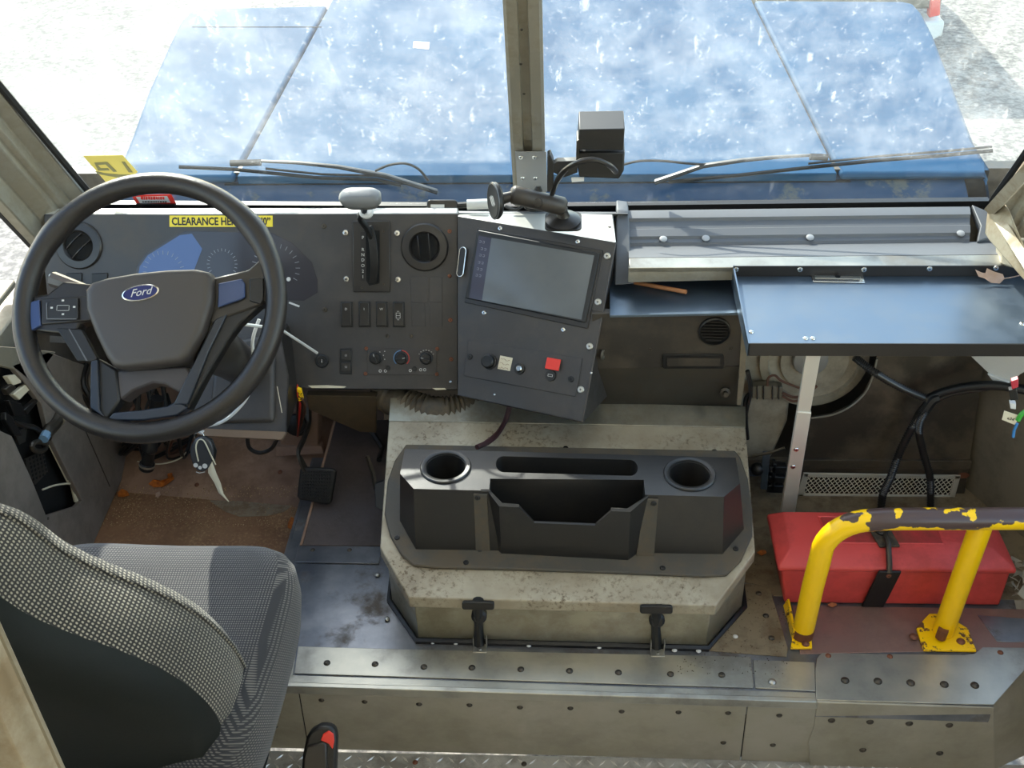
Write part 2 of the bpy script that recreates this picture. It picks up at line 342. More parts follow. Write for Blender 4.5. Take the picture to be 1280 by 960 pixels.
def text_fit(body, pl, cx, cy, x0, x1, hpx, mt, parent, off=.001, shear=0, dy=0, flip=False, bold=0):
    """lettering centred at a pixel, as wide as x0..x1 and hpx pixels high"""
    o = text(body, pl.frame(cx, cy, x1, cy+dy, off=off), .01, mt, parent, shear=shear, bold=bold); me = o.data
    xs = [v.co.x for v in me.vertices]; ys = [v.co.y for v in me.vertices]
    W = (pl.at(x1, cy)-pl.at(x0, cy)).length; H = (pl.at(cx, cy+hpx/2)-pl.at(cx, cy-hpx/2)).length
    kx, ky = W/(max(xs)-min(xs)), H/(max(ys)-min(ys)); mx, my = (max(xs)+min(xs))/2, (max(ys)+min(ys))/2
    for v in me.vertices: v.co.x = (v.co.x-mx)*kx*(-1 if flip else 1); v.co.y = (v.co.y-my)*ky
    return o
def slab(name, pl, L, th, mt, parent=None, off=0.0, bevel=0, **k):
    """polygon given by pixels on plane pl, top face at off above it, thickness th downwards"""
    return build(name, MB().prism(pl.pts(L, off), -pl.n*th), mt, parent, bevel=bevel, **k)
def rr(x0, y0, x1, y1, r, n=4):
    out = []
    for cx, cy, a in ((x1-r, y0+r, -90), (x1-r, y1-r, 0), (x0+r, y1-r, 90), (x0+r, y0+r, 180)):
        for k in range(n+1): t = radians(a+90*k/n); out.append((cx+r*cos(t), cy+r*sin(t)))
    return out
def lrr(M, w_, h_, r, z=0, n=4): return [M @ V((a, b, z)) for a, b in rr(-w_/2, -h_/2, w_/2, h_/2, r, n)]

# ================================================================ SETTING
def st(name, mb, mt, parent=None, **k):
    o = build(name, mb, mt, parent, **k)
    if not parent: o['kind'] = 'structure'
    return o
# aisle floor of tread plate
fl = st('floor', MB().wbox(-1.15, 1.12, .35, 1.5, -.03, 0), mat('tread_plate', 'bdbcb8', .38, .3, dirt=.6, dcol='6b6355', dscale=12), origin=V((0, 1, 0)))
mb = MB(); ix = 0
for i in range(91):
    for j in range(12):
        x = -1.12+i*.0245; y = 1.485-j*.0245
        a = radians(45 if (i+j) % 2 else -45); d = V((cos(a), sin(a), 0)); q = V((-sin(a), cos(a), 0)); c = V((x, y, 0))
        mb.add([c-d*.011, c+q*.0026+V((0, 0, 0)), c+d*.011, c-q*.0026, c+d*.004+V((0, 0, .0022)), c-d*.004+V((0, 0, .0022))],
               [(0, 5, 1), (1, 5, 4), (1, 4, 2), (2, 4, 3), (3, 4, 5), (3, 5, 0)])
tag(build('tread_bar', mb, mat('tread_bar_metal', 'dedcd6', .3, .4), fl), 'raised lozenge bars of the tread plate', kind='stuff')
put(rivet_mesh('rust'), frame(Z(519, 953, 0), _z), .006, fl, 'rivet'); put(rivet_mesh('dark'), frame(Z(655, 955, 0), _z), .006, fl, 'rivet')
# raised platform and its riser
ZP = .24
RP = Pl(Z(330, 934, 0), Z(925, 950, 0), Z(640, 872, .232)); TOP = Pl(V((0, 0, ZP)), V((0, 0, 1)))
front = [Z(300, 852, ZP), Z(1020, 875, ZP), Z(1242, 882, ZP), Z(1286, 826, ZP)]
xl = -.63
body = [V((xl, front[0].y, ZP)), front[0]+V((.02, 0, 0)), front[1], front[2], front[3], V((1.02, 2.2, ZP)), V((xl, 2.2, ZP))]
pf = st('platform', MB().prism(body, V((0, 0, -.05))), ALU_P, origin=V((0, 1.7, ZP)))
def facepanel(L, mt, th=.004, name='riser_panel'): return slab(name, RP, L, th, mt, pf, off=.002, bevel=.0012)
riserback = MB().prism(RP.pts([(300, 866), (1008, 888), (1008, 950), (300, 934)], -.004), V((0, .03, 0)))
build('riser_backing', riserback, DARK, pf)
facepanel([(300, 862), (372.5, 862.5), (385, 935), (300, 933)], ALU_B)
facepanel([(373.8, 862.5), (933.5, 880), (925, 949.5), (386.5, 935)], ALU_B)
facepanel([(934.8, 880), (1020, 883), (1012, 952), (926.2, 949.5)], ALU_B)
# lip trim along the nosing
mb = MB().prism([*RP.pts([(300, 853), (1021, 874.5), (1021, 883), (300, 862)], .006)], V((0, .012, 0)))
build('lip_trim', mb, ALU, pf, bevel=.002)
# the wheel housing box on the right: wrap-over plate with cut corner
RBX = Pl(Z(1022, 955, 0), Z(1242, 961, 0), Z(1130, 879, ZP))
slab('corner_plate', RBX, [(1021, 876), (1242, 883), (1243, 962), (1012, 956), (1010, 925), (1017, 905)], .006, ALU_B, pf, off=.004, bevel=.0015)
side = [Z(1242, 882, ZP), Z(1290, 820, ZP), V((1.16, 1.62, 0)), Z(1243, 962, 0)]
build('side_plate', MB().prism([*side], V((-.004, .006, 0))), ALU_B, pf, bevel=.001)
def top(L, mt, th=.003, name='top_panel', off=.003): return slab(name, TOP, L, th, mt, pf, off=off, bevel=.001)
top([(1020, 876), (1019, 838), (1021, 824), (1027, 817), (1205, 820), (1218, 818), (1228, 810), (1290, 811), (1290, 828), (1242, 882)], ALU, name='corner_top_plate')
top([(345, 808), (371, 809), (366, 850), (320, 849)], ALU)
top([(373, 809), (480, 812), (700, 817), (938, 822), (942, 857), (941, 861), (368, 843)], ALU)
top([(941, 826), (1018, 829), (1019, 865), (944, 861)], ALU)
top([(366, 845), (1019, 867), (1020, 875), (318, 853)], ALU, name='nosing_strip')
FLB = mat('dirty_beige_floor', '82745d', .6, .2, dirt=.9, dcol='5b4a35', dscale=18, dlow=.45, dhigh=.65)
top([(860, 812), (983, 822), (985, 812), (962, 735), (932, 730), (905, 775)], FLB, name='corner_sheet')
top([(900, 595), (1290, 600), (1290, 750), (966, 745), (961, 734), (930, 728)], FLB, name='floor_sheet', off=.001)
top([(1222, 770), (1290, 775), (1290, 804), (1246, 803)], ALU_P, name='corner_sheet')
top([(374, 680), (478, 681), (474, 706), (369, 704)], ALU_P, name='edge_angle', off=.004)
top([(990, 757), (1290, 762), (1290, 812), (1000, 818)], mat('dirty_floor_red_bounce', '8b6f66', .4, .45, dirt=.6, dcol='6d5146', dscale=7), name='floor_sheet', off=.0015)  # red tint paints the red box's reflection into the dirty floor colour
# rivets and bolts
def topfast(L, kind, r=.006): screws(L, TOP, r, kind, pf, off=.003, name='rivet')
topfast([(409, 830), (469, 831.5), (530, 835), (590, 836), (651, 838), (712, 840), (773, 842), (838, 844), (902, 845)], 'dark', .0072)
topfast([(965, 854)], 'steel', .0085)
topfast([(1056, 852), (1097, 853), (1138, 855), (1180, 857), (1218, 858)], 'dark', .0085)
topfast([(1035, 821), (1112, 822), (1250, 817)], 'rust', .006)
topfast([(391, 689), (437, 689)], 'dark', .006); topfast([(472, 720), (484, 775)], 'steel', .006)
topfast([(541, 804), (570, 805), (661, 808), (749, 810), (843, 814), (873, 815), (919, 797)], 'white', .0055)
topfast([(948, 743), (957, 771), (964, 799)], 'dark', .0065)
def facefast(L, kind, r=.0062): screws(L, RP, r, kind, pf, off=.002, name='rivet')
facefast([(402, 874), (456, 876), (524, 879), (587, 880), (650, 883), (713, 884), (777, 888), (848, 889), (910, 890), (974, 893)], 'dark')
facefast([(344, 907), (904, 927), (966, 930)], 'dark')
screws([(1039, 898), (1087, 900), (1136, 902), (1186, 904), (1078, 935), (1174, 939)], RBX, .0075, 'dark', pf, off=.004, name='rivet')

# driver's footwell, toe board, firewall
ZF = .14
fw = st('footwell_floor', MB().wbox(-1.2, xl, 1.0, 2.2, ZF-.03, ZF), DIRT)
a, b, c = Z(120, 612, ZF), Z(400, 637, ZF), Y(250, 500, 2.42); TB = Pl(a, b, c)
mb = MB().prism(TB.pts([(60, 609), (480, 644), (480, 470), (60, 440)]), V((0, 0, -.02))); st('toe_board', mb, TOE)
st('platform_edge', MB().wbox(xl-.008, xl, 1.45, 2.2, ZF, ZP), ALU_P, bevel=.001)
mb = MB().prism([Z(262, 626, ZF), Z(372, 628, ZF), Z(355, 640, ZF), Z(335, 645, ZF), Z(300, 646, ZF), Z(282, 640, ZF)], V((0, 0, .0015)))
tag(build('floor_patch', mb, mat('bare_floor_patch', '948774', .6, .2, dirt=.6, dcol='75583c', dscale=30), fw), 'bare pale patch in the dirt')
st('wall_front', MB().wbox(-1.25, 1.1, 2.46, 2.5, -.1, .9), BRONZE)
# pedal mat panel, sloping
PM = Pl(Z(385, 678, ZP+.008), Z(475, 680, ZP+.008), Y(450, 527, 2.25))
pmo = st('pedal_floor', MB().prism(PM.pts([(378, 681), (480, 682), (500, 600), (500, 524), (420, 526)]), V((0, 0, -.012))), MATM, bevel=.002)
L = PM.pts([(378, 681), (420, 526)]); mb = MB().prism([L[0], L[1], L[1]-V((0, 0, .2)), L[0]-V((0, 0, .12))], V((-.006, 0, 0)))
build('side_sheet', mb, TOE, pmo)

# left and right walls
wl = st('wall_left', MB().wbox(-1.27, -1.225, -.6, 2.46, -.1, .74), WALLL)
mb = MB(); mb.wbox(-1.27, -1.18, -.6, 2.1, .72, .775); mb.wbox(-1.235, -1.2, -.6, 2.1, .80, .815)
build('sill', mb, GREYP, wl, bevel=.004)
mb = MB().wbox(-1.24, -1.225, -.6, 2.1, 1.92, 2.2); mb.wbox(-1.24, -1.21, -.6, .05, .7, 2.2); build('upper_frame', mb, GREYP, wl)
KP = Pl(X(100, 640, -1.15), V((1, 0, 0)))
# inner kick panel round the open fuse bay
def kick(L, mt, th=.012, name='kick_panel', off=0): return slab(name, KP, L, th, mt, wl, off=off, bevel=.0015)
kick([(-40, 520), (15, 545), (40, 600), (58, 645), (64, 705), (62, 760), (-60, 740)], WALLL)
kick([(15, 457), (60, 440), (175, 480), (152, 600), (108, 700), (60, 740), (58, 645), (96, 633), (103, 626), (62, 545), (52, 505)], WALLL)
kick([(-40, 430), (30, 435), (70, 440), (40, 478), (20, 462), (-40, 448)], GREYP)
st('wall_right', MB().wbox(1.1, 1.14, -.6, 2.46, -.1, .62), WALLG)
a, b, c = Y(1232, 440, 2.1), Y(1206, 618, 2.1), Z(1300, 690, ZP); WR = Pl(a, b, c)
st('wall_right_kick', MB().prism(WR.pts([(1228, 430), (1204, 622), (1230, 672), (1330, 720), (1340, 430)]), V((.02, .02, 0))), WALLG)
st('door_1', MB().prism([V((1.13, 1.6, -.05)), V((1.19, 1.3, -.05)), V((1.19, 1.3, .5)), V((1.13, 1.6, .5))], V((.03, 0, 0))), PAINT)
st('wall_right_upper', MB().wbox(1.1, 1.14, -.6, .2, .6, 2.2), GREYP)
# unseen roof and front beam, added to hold back sun and soften fill
st('unseen_ceiling', MB().wbox(-1.27, 1.14, -3.0, 1.75, 2.2, 2.215), ROOF)
st('unseen_wall_rear', MB().wbox(-1.27, 1.14, -3.05, -3.0, -.1, 2.2), mat('cargo_fill', 'cfc8b8', .6))  # unseen cargo end, added to shut out blue sky fill
st('unseen_cargo_left', MB().wbox(-1.27, -1.24, -3.0, -.6, -.1, 2.2), MATS['cargo_fill']); st('unseen_cargo_right', MB().wbox(1.11, 1.14, -3.0, -.6, -.1, 2.2), MATS['cargo_fill'])  # unseen sides of the cargo end, kept bright as fill
st('cargo_floor', MB().wbox(-1.27, 1.14, -3.0, .35, -.03, 0), MATS['cargo_fill'])
def wsy(z): return 2.36-(z-.87)*.43
st('unseen_header', MB().prism([V((-1.27, wsy(1.72)-.03, 1.72)), V((-1.27, wsy(1.72)+.02, 1.72)), V((-1.27, 1.76, 2.22)), V((-1.27, 1.7, 2.22))], V((2.41, 0, 0))), GREYP)  # unseen beam over the glass, put in to limit the sun

# windshield
WS = Pl(V((0, 2.36, .87)), V((0, -1, -.43)))
LB, RB = (118, 250), (1237, 248)
def px(p):
    d = p-CAM; return 640+FPX*d.dot(CR)/d.dot(CF), 480-FPX*d.dot(CU)/d.dot(CF)
def wsz(x, z): return V((x, wsy(z), z))
blx, brx = WS.at(125, 246).x, WS.at(1236, 249).x
tlx, trx = -1.20, 1.02
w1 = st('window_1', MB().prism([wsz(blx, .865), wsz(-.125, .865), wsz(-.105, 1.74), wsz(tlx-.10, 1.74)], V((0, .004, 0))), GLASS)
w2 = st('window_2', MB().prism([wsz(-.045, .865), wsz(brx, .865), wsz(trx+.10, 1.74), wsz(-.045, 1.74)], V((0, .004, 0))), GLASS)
# black gasket
mb = MB().prism([WS.at(100, 251, .01), WS.at(660, 254, .01), WS.at(1237, 247, .01), WS.at(1240, 255, .01), WS.at(660, 262, .01), WS.at(96, 258, .01)], V((0, .02, 0)))
st('window_gasket', mb, BLK)
def gask(A, B, wd=.008):
    return MB().tube([A, B], wd, 6)
# side pillars: stepped extrusions
def pillar(n, A, B, seats, mt, label):
    """A, B: inner edge bottom/top on the windshield plane; seats: (offset outwards, offset towards cab)"""
    o_ = V((1 if A.x > 0 else -1, 0, 0)); t = V((0, -1, 0))
    r0 = [A+o_*a_+t*b_ for a_, b_ in seats]; r1 = [B+o_*a_+t*b_ for a_, b_ in seats]
    o = st(n, MB().loft([r0, r1]), mt, sharp=20, bevel=.003); return o
AL, AT = wsz(blx-.008, .80), wsz(tlx-.075, 1.72); AR, ATR = wsz(brx+.008, .80), wsz(trx+.075, 1.72)
prof = [(0, -.02), (0, .012), (.03, .028), (.032, .055), (.048, .058), (.05, .075), (.085, .10), (.09, .15), (.12, .155), (.12, .03), (.05, -.02)]
p1 = pillar('pillar_left', AL, AT, prof, GREYP, '')
p2 = pillar('pillar_right', AR, ATR, prof, PAINT, '')
build('gasket', gask(wsz(blx, .84)+V((0, -.008, 0)), wsz(tlx-.04, 1.55)), BLK, p1); build('gasket', gask(wsz(brx, .84)+V((0, -.008, 0)), wsz(trx+.04, 1.55)), BLK, p2)
build('outer_gasket', gask(AL+V((-.122, -.155, .02)), AT+V((-.122, -.155, 0)), .009), BLK, p1)
# corner brackets under the right pillar
mb = MB().prism([Y(1236, 300, 2.15), Y(1290, 362, 1.98), Y(1290, 330, 1.98), Y(1262, 262, 2.15), Y(1240, 268, 2.18)], V((0, .03, 0)))
build('brace', mb, PAINT, p2, bevel=.002)
build('brace', MB().tube([Y(1240, 262, 2.2), Y(1292, 205, 2.0)], .016, 4), PAINT, p2)
build('brace', MB().tube([Y(1250, 275, 2.17), Y(1295, 345, 1.95)], .014, 4), PAINT, p2)
# centre post
a = wsz(-.118, .9)+V((0, -.004, 0)); b = wsz(-.118, 1.5)+V((0, -.004, 0)); w_ = .073
pp = [(0, 0), (0, -.018), (.006, -.024), (.026, -.026), (.028, -.012), (.045, -.012), (.047, -.026), (.067, -.024), (.073, -.018), (.073, 0)]
cp = st('centre_post', MB().loft([[wsz(-.118+q+.0, z)+V((0, r, 0)) for q, r in pp] for z in (.87, 1.76)]), GREYP, sharp=20)
CPP = Pl(wsz(0, 1)+V((0, -.026, 0)), V((0, -1, -.43)))
screws([(652, 37), (655, 117), (651, 80)], CPP, .003, 'dark', cp)
mb = MB().prism(CPP.pts([(644, 188), (683, 188), (684, 238), (647, 238)], .004), V((0, .004, 0))); bp_ = build('bracket_plate', mb, mat('plate_grey', '9b9c9c', .45, .3), cp, bevel=.001)
screws([(651, 195), (668, 195), (653, 221), (669, 221)], CPP, .0055, 'bright', cp, off=.004)

# ================================================================ RIGHT SIDE RAILS
GR = Pl(Y(1000, 303, 2.235), Y(500, 303, 2.235), Y(1000, 262, 2.33))
rail = thing('windshield_rail', 'grey ribbed plastic rail with round bolt heads below the right windshield pane', 'rail', Y(1000, 303, 2.235))
def rl(y0, y1, off0, off1, x0=786, x1=1232): return [(x0, y0), (x1, y1)]
rows = [(262, 0), (266, .004), (275, .008), (277, .002), (286, .002), (288, .006), (297, .006), (299, .001), (303, .001), (306, -.004)]
mb = MB(); A = [GR.at(786, y+1, o) for y, o in rows]; B = [GR.at(1212, y-4, o) for y, o in rows]
mb.loft([A+[GR.at(786, 306, -.02), GR.at(786, 262, -.02)], B+[GR.at(1212, 302, -.02), GR.at(1212, 259, -.02)]])
build('rail_body', mb, RAILG, rail, sharp=20)
slab('end_cap', GR, [(1214, 258), (1228, 264), (1245, 268), (1256, 275), (1257, 288), (1247, 296), (1232, 300), (1221, 304), (1225, 284)], .02, RAILG, rail, off=.006, bevel=.002)
for q in [(829, 301), (882, 300), (1012, 299), (1200, 294)]: build('bolt_head', MB().lathe(GR.frame(*q, off=.005), [(.0088, 0), (.0085, .002), (.006, .0032), (.001, .0036)], 16, False), mat('pale_bolt', '9a9b9c', .4), rail)
for q in ((1249, 283), (1253, 284)): build('hole', MB().lathe(GR.frame(*q, off=.0065), [(.004, 0), (.004, .0005)], 10), DARK, rail)
LED = Pl(V((0, 2.15, .842)), V((0, -.15, 1)))
led = thing('aluminium_ledge', 'bright aluminium ledge strip between grey rail and black tray', 'ledge', LED.at(1000, 325))
build('ledge_top', MB().prism([LED.at(786, 322), LED.at(1254, 318), LED.at(1254, 332), LED.at(786, 335)], V((0, 0, -.012))), ALU, led, bevel=.002)
a, b = LED.at(786, 335), LED.at(1254, 332)
build('ledge_face', MB().prism([a, b, b-V((0, 0, .02)), a-V((0, 0, .035))], V((0, .01, 0))), GREYP, led)
LED2 = Pl(V((0, 2.2, .84)), V((0, -.3, 1)))
build('back_strip', MB().prism([GR.at(786, 306, -.004), GR.at(1250, 300, -.004), LED.at(1254, 318), LED.at(786, 322)], V((0, 0, -.01))), RAILG, led)
st('corner_post', MB().prism([Y(1256, 332, 2.1), Y(1300, 345, 2.0), Y(1300, 300, 2.05), Y(1256, 300, 2.16)], V((0, .05, -.02))), PAINT, bevel=.003)
st('sill_left', MB().prism([WS.at(60, 258, .005), WS.at(785, 262, .005), Y(785, 267, 2.28), Y(60, 267, 2.28)], V((0, .01, -.012))), RAILG)
# grey housing right of screen box
mb = MB().prism([Y(771, 262, 2.3), Y(786, 264, 2.3), Y(789, 340, 2.14), Y(793, 355, 2.12), Y(768, 357, 2.12)], V((0, .05, 0)))
gh = tag(build('end_housing', mb, RAILG, bevel=.003), 'grey moulded end piece between screen box and rail', 'housing')

# ================================================================ HEATER BOX
hb = thing('heater_box', 'black dusty heater box with round louvred vent under the bare shelf', 'heater', Y(850, 460, 2.12))
HB = Pl(V((0, 2.03, .6)), V((0, -1, 0)))
build('shelf', MB().prism([HB.at(762, 391, .01), HB.at(925, 388, .01), Y(925, 343, 2.2), Y(762, 345, 2.2)], V((0, 0, -.006))), TBL, hb, bevel=.001)
HBK = mat('heater_black', '322e2a', .45, dirt=.6, dcol='4f463a', dscale=8)
build('front_panel', MB().prism(HB.pts([(740, 392), (931, 390), (928, 458), (740, 462)]), V((0, .02, 0))), HBK, hb, bevel=.002)
build('side_edge', MB().prism(HB.pts([(928, 390), (934, 392), (931, 470), (926, 505), (921, 505), (924, 460)], .004), V((0, .01, 0))), WALLG, hb)
M = HB.frame(893, 413, off=0)
v = build('round_vent', MB().lathe(M, [(.034, 0), (.034, .006), (.031, .008), (.029, .003), (.029, .001)], 28, False, True), BLK, hb)
for k in range(-3, 4):
    hw = sqrt(.028**2-(k*.0075)**2); build('louvre', MB().box(M @ Matrix.Translation((0, k*.0075, .005)) @ Matrix.Rotation(.6, 4, 'X'), 2*hw, .006, .0012), PLAS2, v)
mb = MB(); L = rr(828, 442, 905, 460, 3)
slab('name_plate', HB, L, .003, BLK, hb, off=.004, bevel=.001); slab('name_plate_face', HB, rr(834, 446, 900, 456, 1), .001, HBK, hb, off=.005)
screws([(813, 437), (914, 436), (901, 450)], HB, .004, 'dark', hb)
build('lower_duct', MB().prism([HB.at(740, 461), HB.at(927, 458), Y(926, 508, 2.09), Y(740, 510, 2.09)], V((0, .03, -.02))), HBK, hb)
build('duct_bolt', MB().lathe(frame(Y(906, 490, 2.06), V((0, -1, .3))), [(.012, 0), (.012, .006), (.006, .008), (.006, .02)], 8), DSCREW, hb)

# ================================================================ ENGINE COVER
P1, P2, P3 = Z(511, 747, .37), Z(895, 757, .37), Z(932, 535, .485); LID = Pl(P1, P2, P3)
ec = thing('engine_cover', 'low stained aluminium engine cover with cut corners between seat and red box', 'engine cover', Z(700, 797, ZP))
outl = [(511, 747), (895, 757), (944, 690), (932, 534), (486, 526), (475, 684)]
T = LID.pts(outl); dn = V((0, 0, -.028))
build('lid', MB().prism(T, dn), LIDM, ec, bevel=.0025)
# bright folded edges of the lid
b0, b1 = LID.at(932, 534), LID.at(486, 526); back = [b1, b0, Y(932, 508, 2.085), Y(488, 497, 2.09)]
build('rear_strip', MB().prism(back, V((0, .0, -.01))), LIDS, ec, bevel=.001)
ins = [(517, 750), (889, 759), (936, 694), (926, 536), (492, 530), (482, 688)]
B0 = LID.pts(ins, -.02); foot = [V((p.x, p.y+(.006 if i in (0, 1) else 0), ZP)) for i, p in enumerate(B0)]
build('body', MB().prism(B0, foot), LIDS, ec, bevel=.002)
fo = [p+V(((p.x > 0)*.016-.008, -.008, 0)) for p in foot[:2]]
mb = MB().tube([V((foot[4].x-.005, foot[4].y, ZP+.004)), V((foot[5].x-.006, foot[5].y, ZP+.004)), foot[0]+V((-.004, -.006, .004)), foot[1]+V((.004, -.006, .004)), V((foot[2].x+.006, foot[2].y, ZP+.004)), V((foot[3].x+.005, foot[3].y, ZP+.004))], .007, 6)
build('rubber_seal', mb, BLK, ec)
FR = Pl(V((0, foot[0].y-.001, ZP)), V((0, -1, 0)))
screws([(563, 768), (703, 771), (842, 776)], FR, .006, 'bright', ec)
screws([(707, 561), (893, 565)], LID, .0075, 'bright', ec)
for cx_, cy_ in ((598, 752), (820, 757)):
    lt = build('latch', MB().tube([Y(cx_, cy_+4, foot[0].y-.016)+V((0, 0, .012)), Y(cx_, cy_+30, foot[0].y-.02), Y(cx_+1, cy_+56, foot[0].y-.012)], lambda t: .012-.003*sin(pi*t), 10), BLK, ec)
    M = frame(Y(cx_, cy_+3, foot[0].y-.024), V((0, -1, .45)))
    build('handle_bar', MB().prism(lrr(M, .064, .017, .005, 0), M.to_3x3() @ V((0, 0, .011))), BLK, lt, bevel=.002)
    build('neck', MB().lathe(frame(Y(cx_+1, cy_+17, foot[0].y-.016), V((0, -1, .3))), [(.016, -.01), (.016, .006), (.011, .010)], 14), BLK, lt)
    q = Z(cx_+2, cy_+62, ZP)
    mb = MB(); mb.box(Matrix.Translation(q+V((0, .004, .003))), .028, .022, .004)
    for sx in (-.0135, .0135): mb.box(Matrix.Translation(q+V((sx, .012, .016))), .002, .012, .026)
    build('base_bracket', mb, SCREWM, lt, bevel=.0008)
    put(screw_mesh('steel'), frame(q+V((0, .0, .006)), _z), .004, lt)

# ================================================================ CONSOLE TRAY
ct = thing('console_tray', 'black moulded cup holder tray on the engine cover', 'cup holder tray', LID.at(710, 715))
fo = [(508, 558), (494, 578), (485, 604), (481, 645), (488, 672), (502, 696), (517, 709), (545, 712), (640, 714), (760, 718), (880, 723), (908, 721), (926, 703), (940, 672), (940, 640), (934, 600), (925, 574), (918, 566)]
build('flange', MB().prism(LID.pts(fo, .009), LID.pts(fo, .0)), CONSD, ct, bevel=.003)
ZT = .55; CT = Pl(V((0, 0, ZT)), V((0, 0, 1)))
tp = CT.pts([(506, 561), (920, 572), (925, 604), (905, 621), (517, 611), (500, 592)])
lo = LID.pts([(500, 580), (928, 590), (930, 665), (903, 697), (520, 691), (500, 655)], .002)
lo[0] = V((tp[0].x-.004, tp[0].y+.004, LID.at(505, 561).z-.02)); lo[1] = V((tp[1].x+.004, tp[1].y+.004, lo[0].z))
def lidz(x, y): return LID.p.z-(LID.n.x*(x-LID.p.x)+LID.n.y*(y-LID.p.y))/LID.n.z
lo[0].z = lidz(lo[0].x, lo[0].y)+.003; lo[1].z = lidz(lo[1].x, lo[1].y)+.003
bd = build('tray_body', MB().prism(tp, lo), CONS, ct)
# pocket that juts out in front
pt = [CT.at(609, 600, -.003), CT.at(809, 606, -.003)]
pf_t = [V((Z(624, 633, .535).x, Z(624, 633, .535).y, 0)), V((Z(788, 640, .535).x, Z(788, 640, .535).y, 0))]
yb = tp[4].y+.03
plan = [V((pt[0].x, yb, 0)), V((pt[0].x, tp[4].y, 0)), pf_t[0], pf_t[1], V((pt[1].x, tp[3].y, 0)), V((pt[1].x, yb, 0))]
hi = [V((p.x, p.y, ZT-.001 if i not in (2, 3) else .535)) for i, p in enumerate(plan)]
low = [V((p.x, p.y+(.002 if i in (2, 3) else 0), lidz(p.x, p.y)+.003)) for i, p in enumerate(plan)]
pk = build('pocket', MB().prism(hi, low), CONS)
cut(bd, [pk], 'UNION')
cs = []
for cx_, cy_ in ((557, 584), (862, 593)):
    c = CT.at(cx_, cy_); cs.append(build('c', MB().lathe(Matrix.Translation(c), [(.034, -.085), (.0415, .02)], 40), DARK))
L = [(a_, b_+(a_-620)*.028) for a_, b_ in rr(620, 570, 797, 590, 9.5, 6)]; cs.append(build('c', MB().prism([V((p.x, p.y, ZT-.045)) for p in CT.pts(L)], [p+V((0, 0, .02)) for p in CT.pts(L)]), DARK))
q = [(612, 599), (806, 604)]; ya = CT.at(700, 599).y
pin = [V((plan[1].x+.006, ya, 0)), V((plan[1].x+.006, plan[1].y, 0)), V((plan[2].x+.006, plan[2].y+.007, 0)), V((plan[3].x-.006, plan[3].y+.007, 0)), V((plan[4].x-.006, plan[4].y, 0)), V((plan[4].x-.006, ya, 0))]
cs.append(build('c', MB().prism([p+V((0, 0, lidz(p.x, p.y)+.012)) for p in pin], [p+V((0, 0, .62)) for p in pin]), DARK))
FP = Pl(V((plan[2].x, plan[2].y, .5)), V((plan[3].x, plan[3].y, .5)), V((plan[2].x, plan[2].y+.001, .45)))
vn = [(649, 600), (649, 634), (668, 654), (744, 657), (764, 640), (764, 600)]
vv = FP.pts(vn, .01); cs.append(build('c', MB().prism(vv, V((0, .03, 0))), DARK))
for k, (vx, wx) in enumerate(((plan[1], plan[2]), (plan[4], plan[3]))):   # sloping rims down to the pocket front
    a = V((vx.x, vx.y+.004, ZT+.02)); s_ = -.012 if k == 0 else .012
    cs.append(build('c', MB().prism([V((vx.x+s_, vx.y, ZT)), V((wx.x+s_, wx.y-.01, .533)), V((wx.x+s_, wx.y-.01, .6)), V((vx.x+s_, vx.y, .6))], V((-s_*3, 0, 0))), DARK))
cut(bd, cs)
b = bd.modifiers.new('bevel', 'BEVEL'); b.width = .0018; b.segments = 2; b.limit_method = 'ANGLE'; b.angle_limit = radians(30)
for cx_, cy_ in ((557, 584), (862, 593)):
    build('cup_ring', MB().lathe(Matrix.Translation(CT.at(cx_, cy_)), [(.0415, .0), (.0415, .003), (.044, .0045), (.051, .0045), (.053, .002), (.053, 0)], 40, False, False), CONS, ct)
BF = Pl(tp[4], tp[3], (lo[4]+lo[3])/2)
for L in ([(592, 616), (609, 617), (613, 695), (595, 694)], [(806, 622), (823, 623), (817, 701), (794, 701)]):
    slab('screw_strip', BF, L, .004, CONSD, ct, off=.004, bevel=.001)
screws([(597, 621), (600, 689), (817, 628), (811, 697)], BF, .006, 'black', ct, off=.004)
screws([(497, 675), (583, 706), (828, 713), (919, 689)], LID, .006, 'black', ct, off=.009)

# ================================================================ DASHBOARD
DP = Pl(Y(55, 268, 2.26), Y(572, 268, 2.26), Y(480, 487, 2.08))
da = thing('dashboard', 'dark grey driver dashboard panel behind the steering wheel', 'dashboard', DP.at(330, 480))
dashL = [(55, 268), (572, 267), (572, 487), (385, 486), (352, 480), (340, 420), (120, 402), (62, 400), (55, 330)]
slab('face_panel', DP, dashL, .01, PLAS, da, bevel=.0015)
a, b = DP.at(55, 268), DP.at(572, 267)
build('top_lip', MB().prism([a, b, b+V((0, .028, .002)), a+V((0, .028, .002))], V((0, 0, -.01))), mat('glare_top_metal', 'b5b4ae', .3, .2), da, bevel=.004)  # pale colour stands in for sun glare on the black lip
a, b = DP.at(385, 486), DP.at(572, 487)
build('lower_lip', MB().prism([a, b, b+V((0, .02, -.016)), a+V((0, .02, -.016))], V((0, .004, .004))), PLAS2, da, bevel=.002)
slab('scuff', DP, [(385, 482), (410, 481.5), (433, 483), (430, 485), (390, 485)], .0004, CREAM, da, off=.0005); slab('scuff', DP, [(540, 485), (556, 485), (558, 487), (545, 487.5)], .0004, CREAM, da, off=.0005)
slab('side_flange', DP, [(64, 397), (94, 399), (100, 430), (62, 428)], .006, RAILG, da, off=.002, bevel=.001)
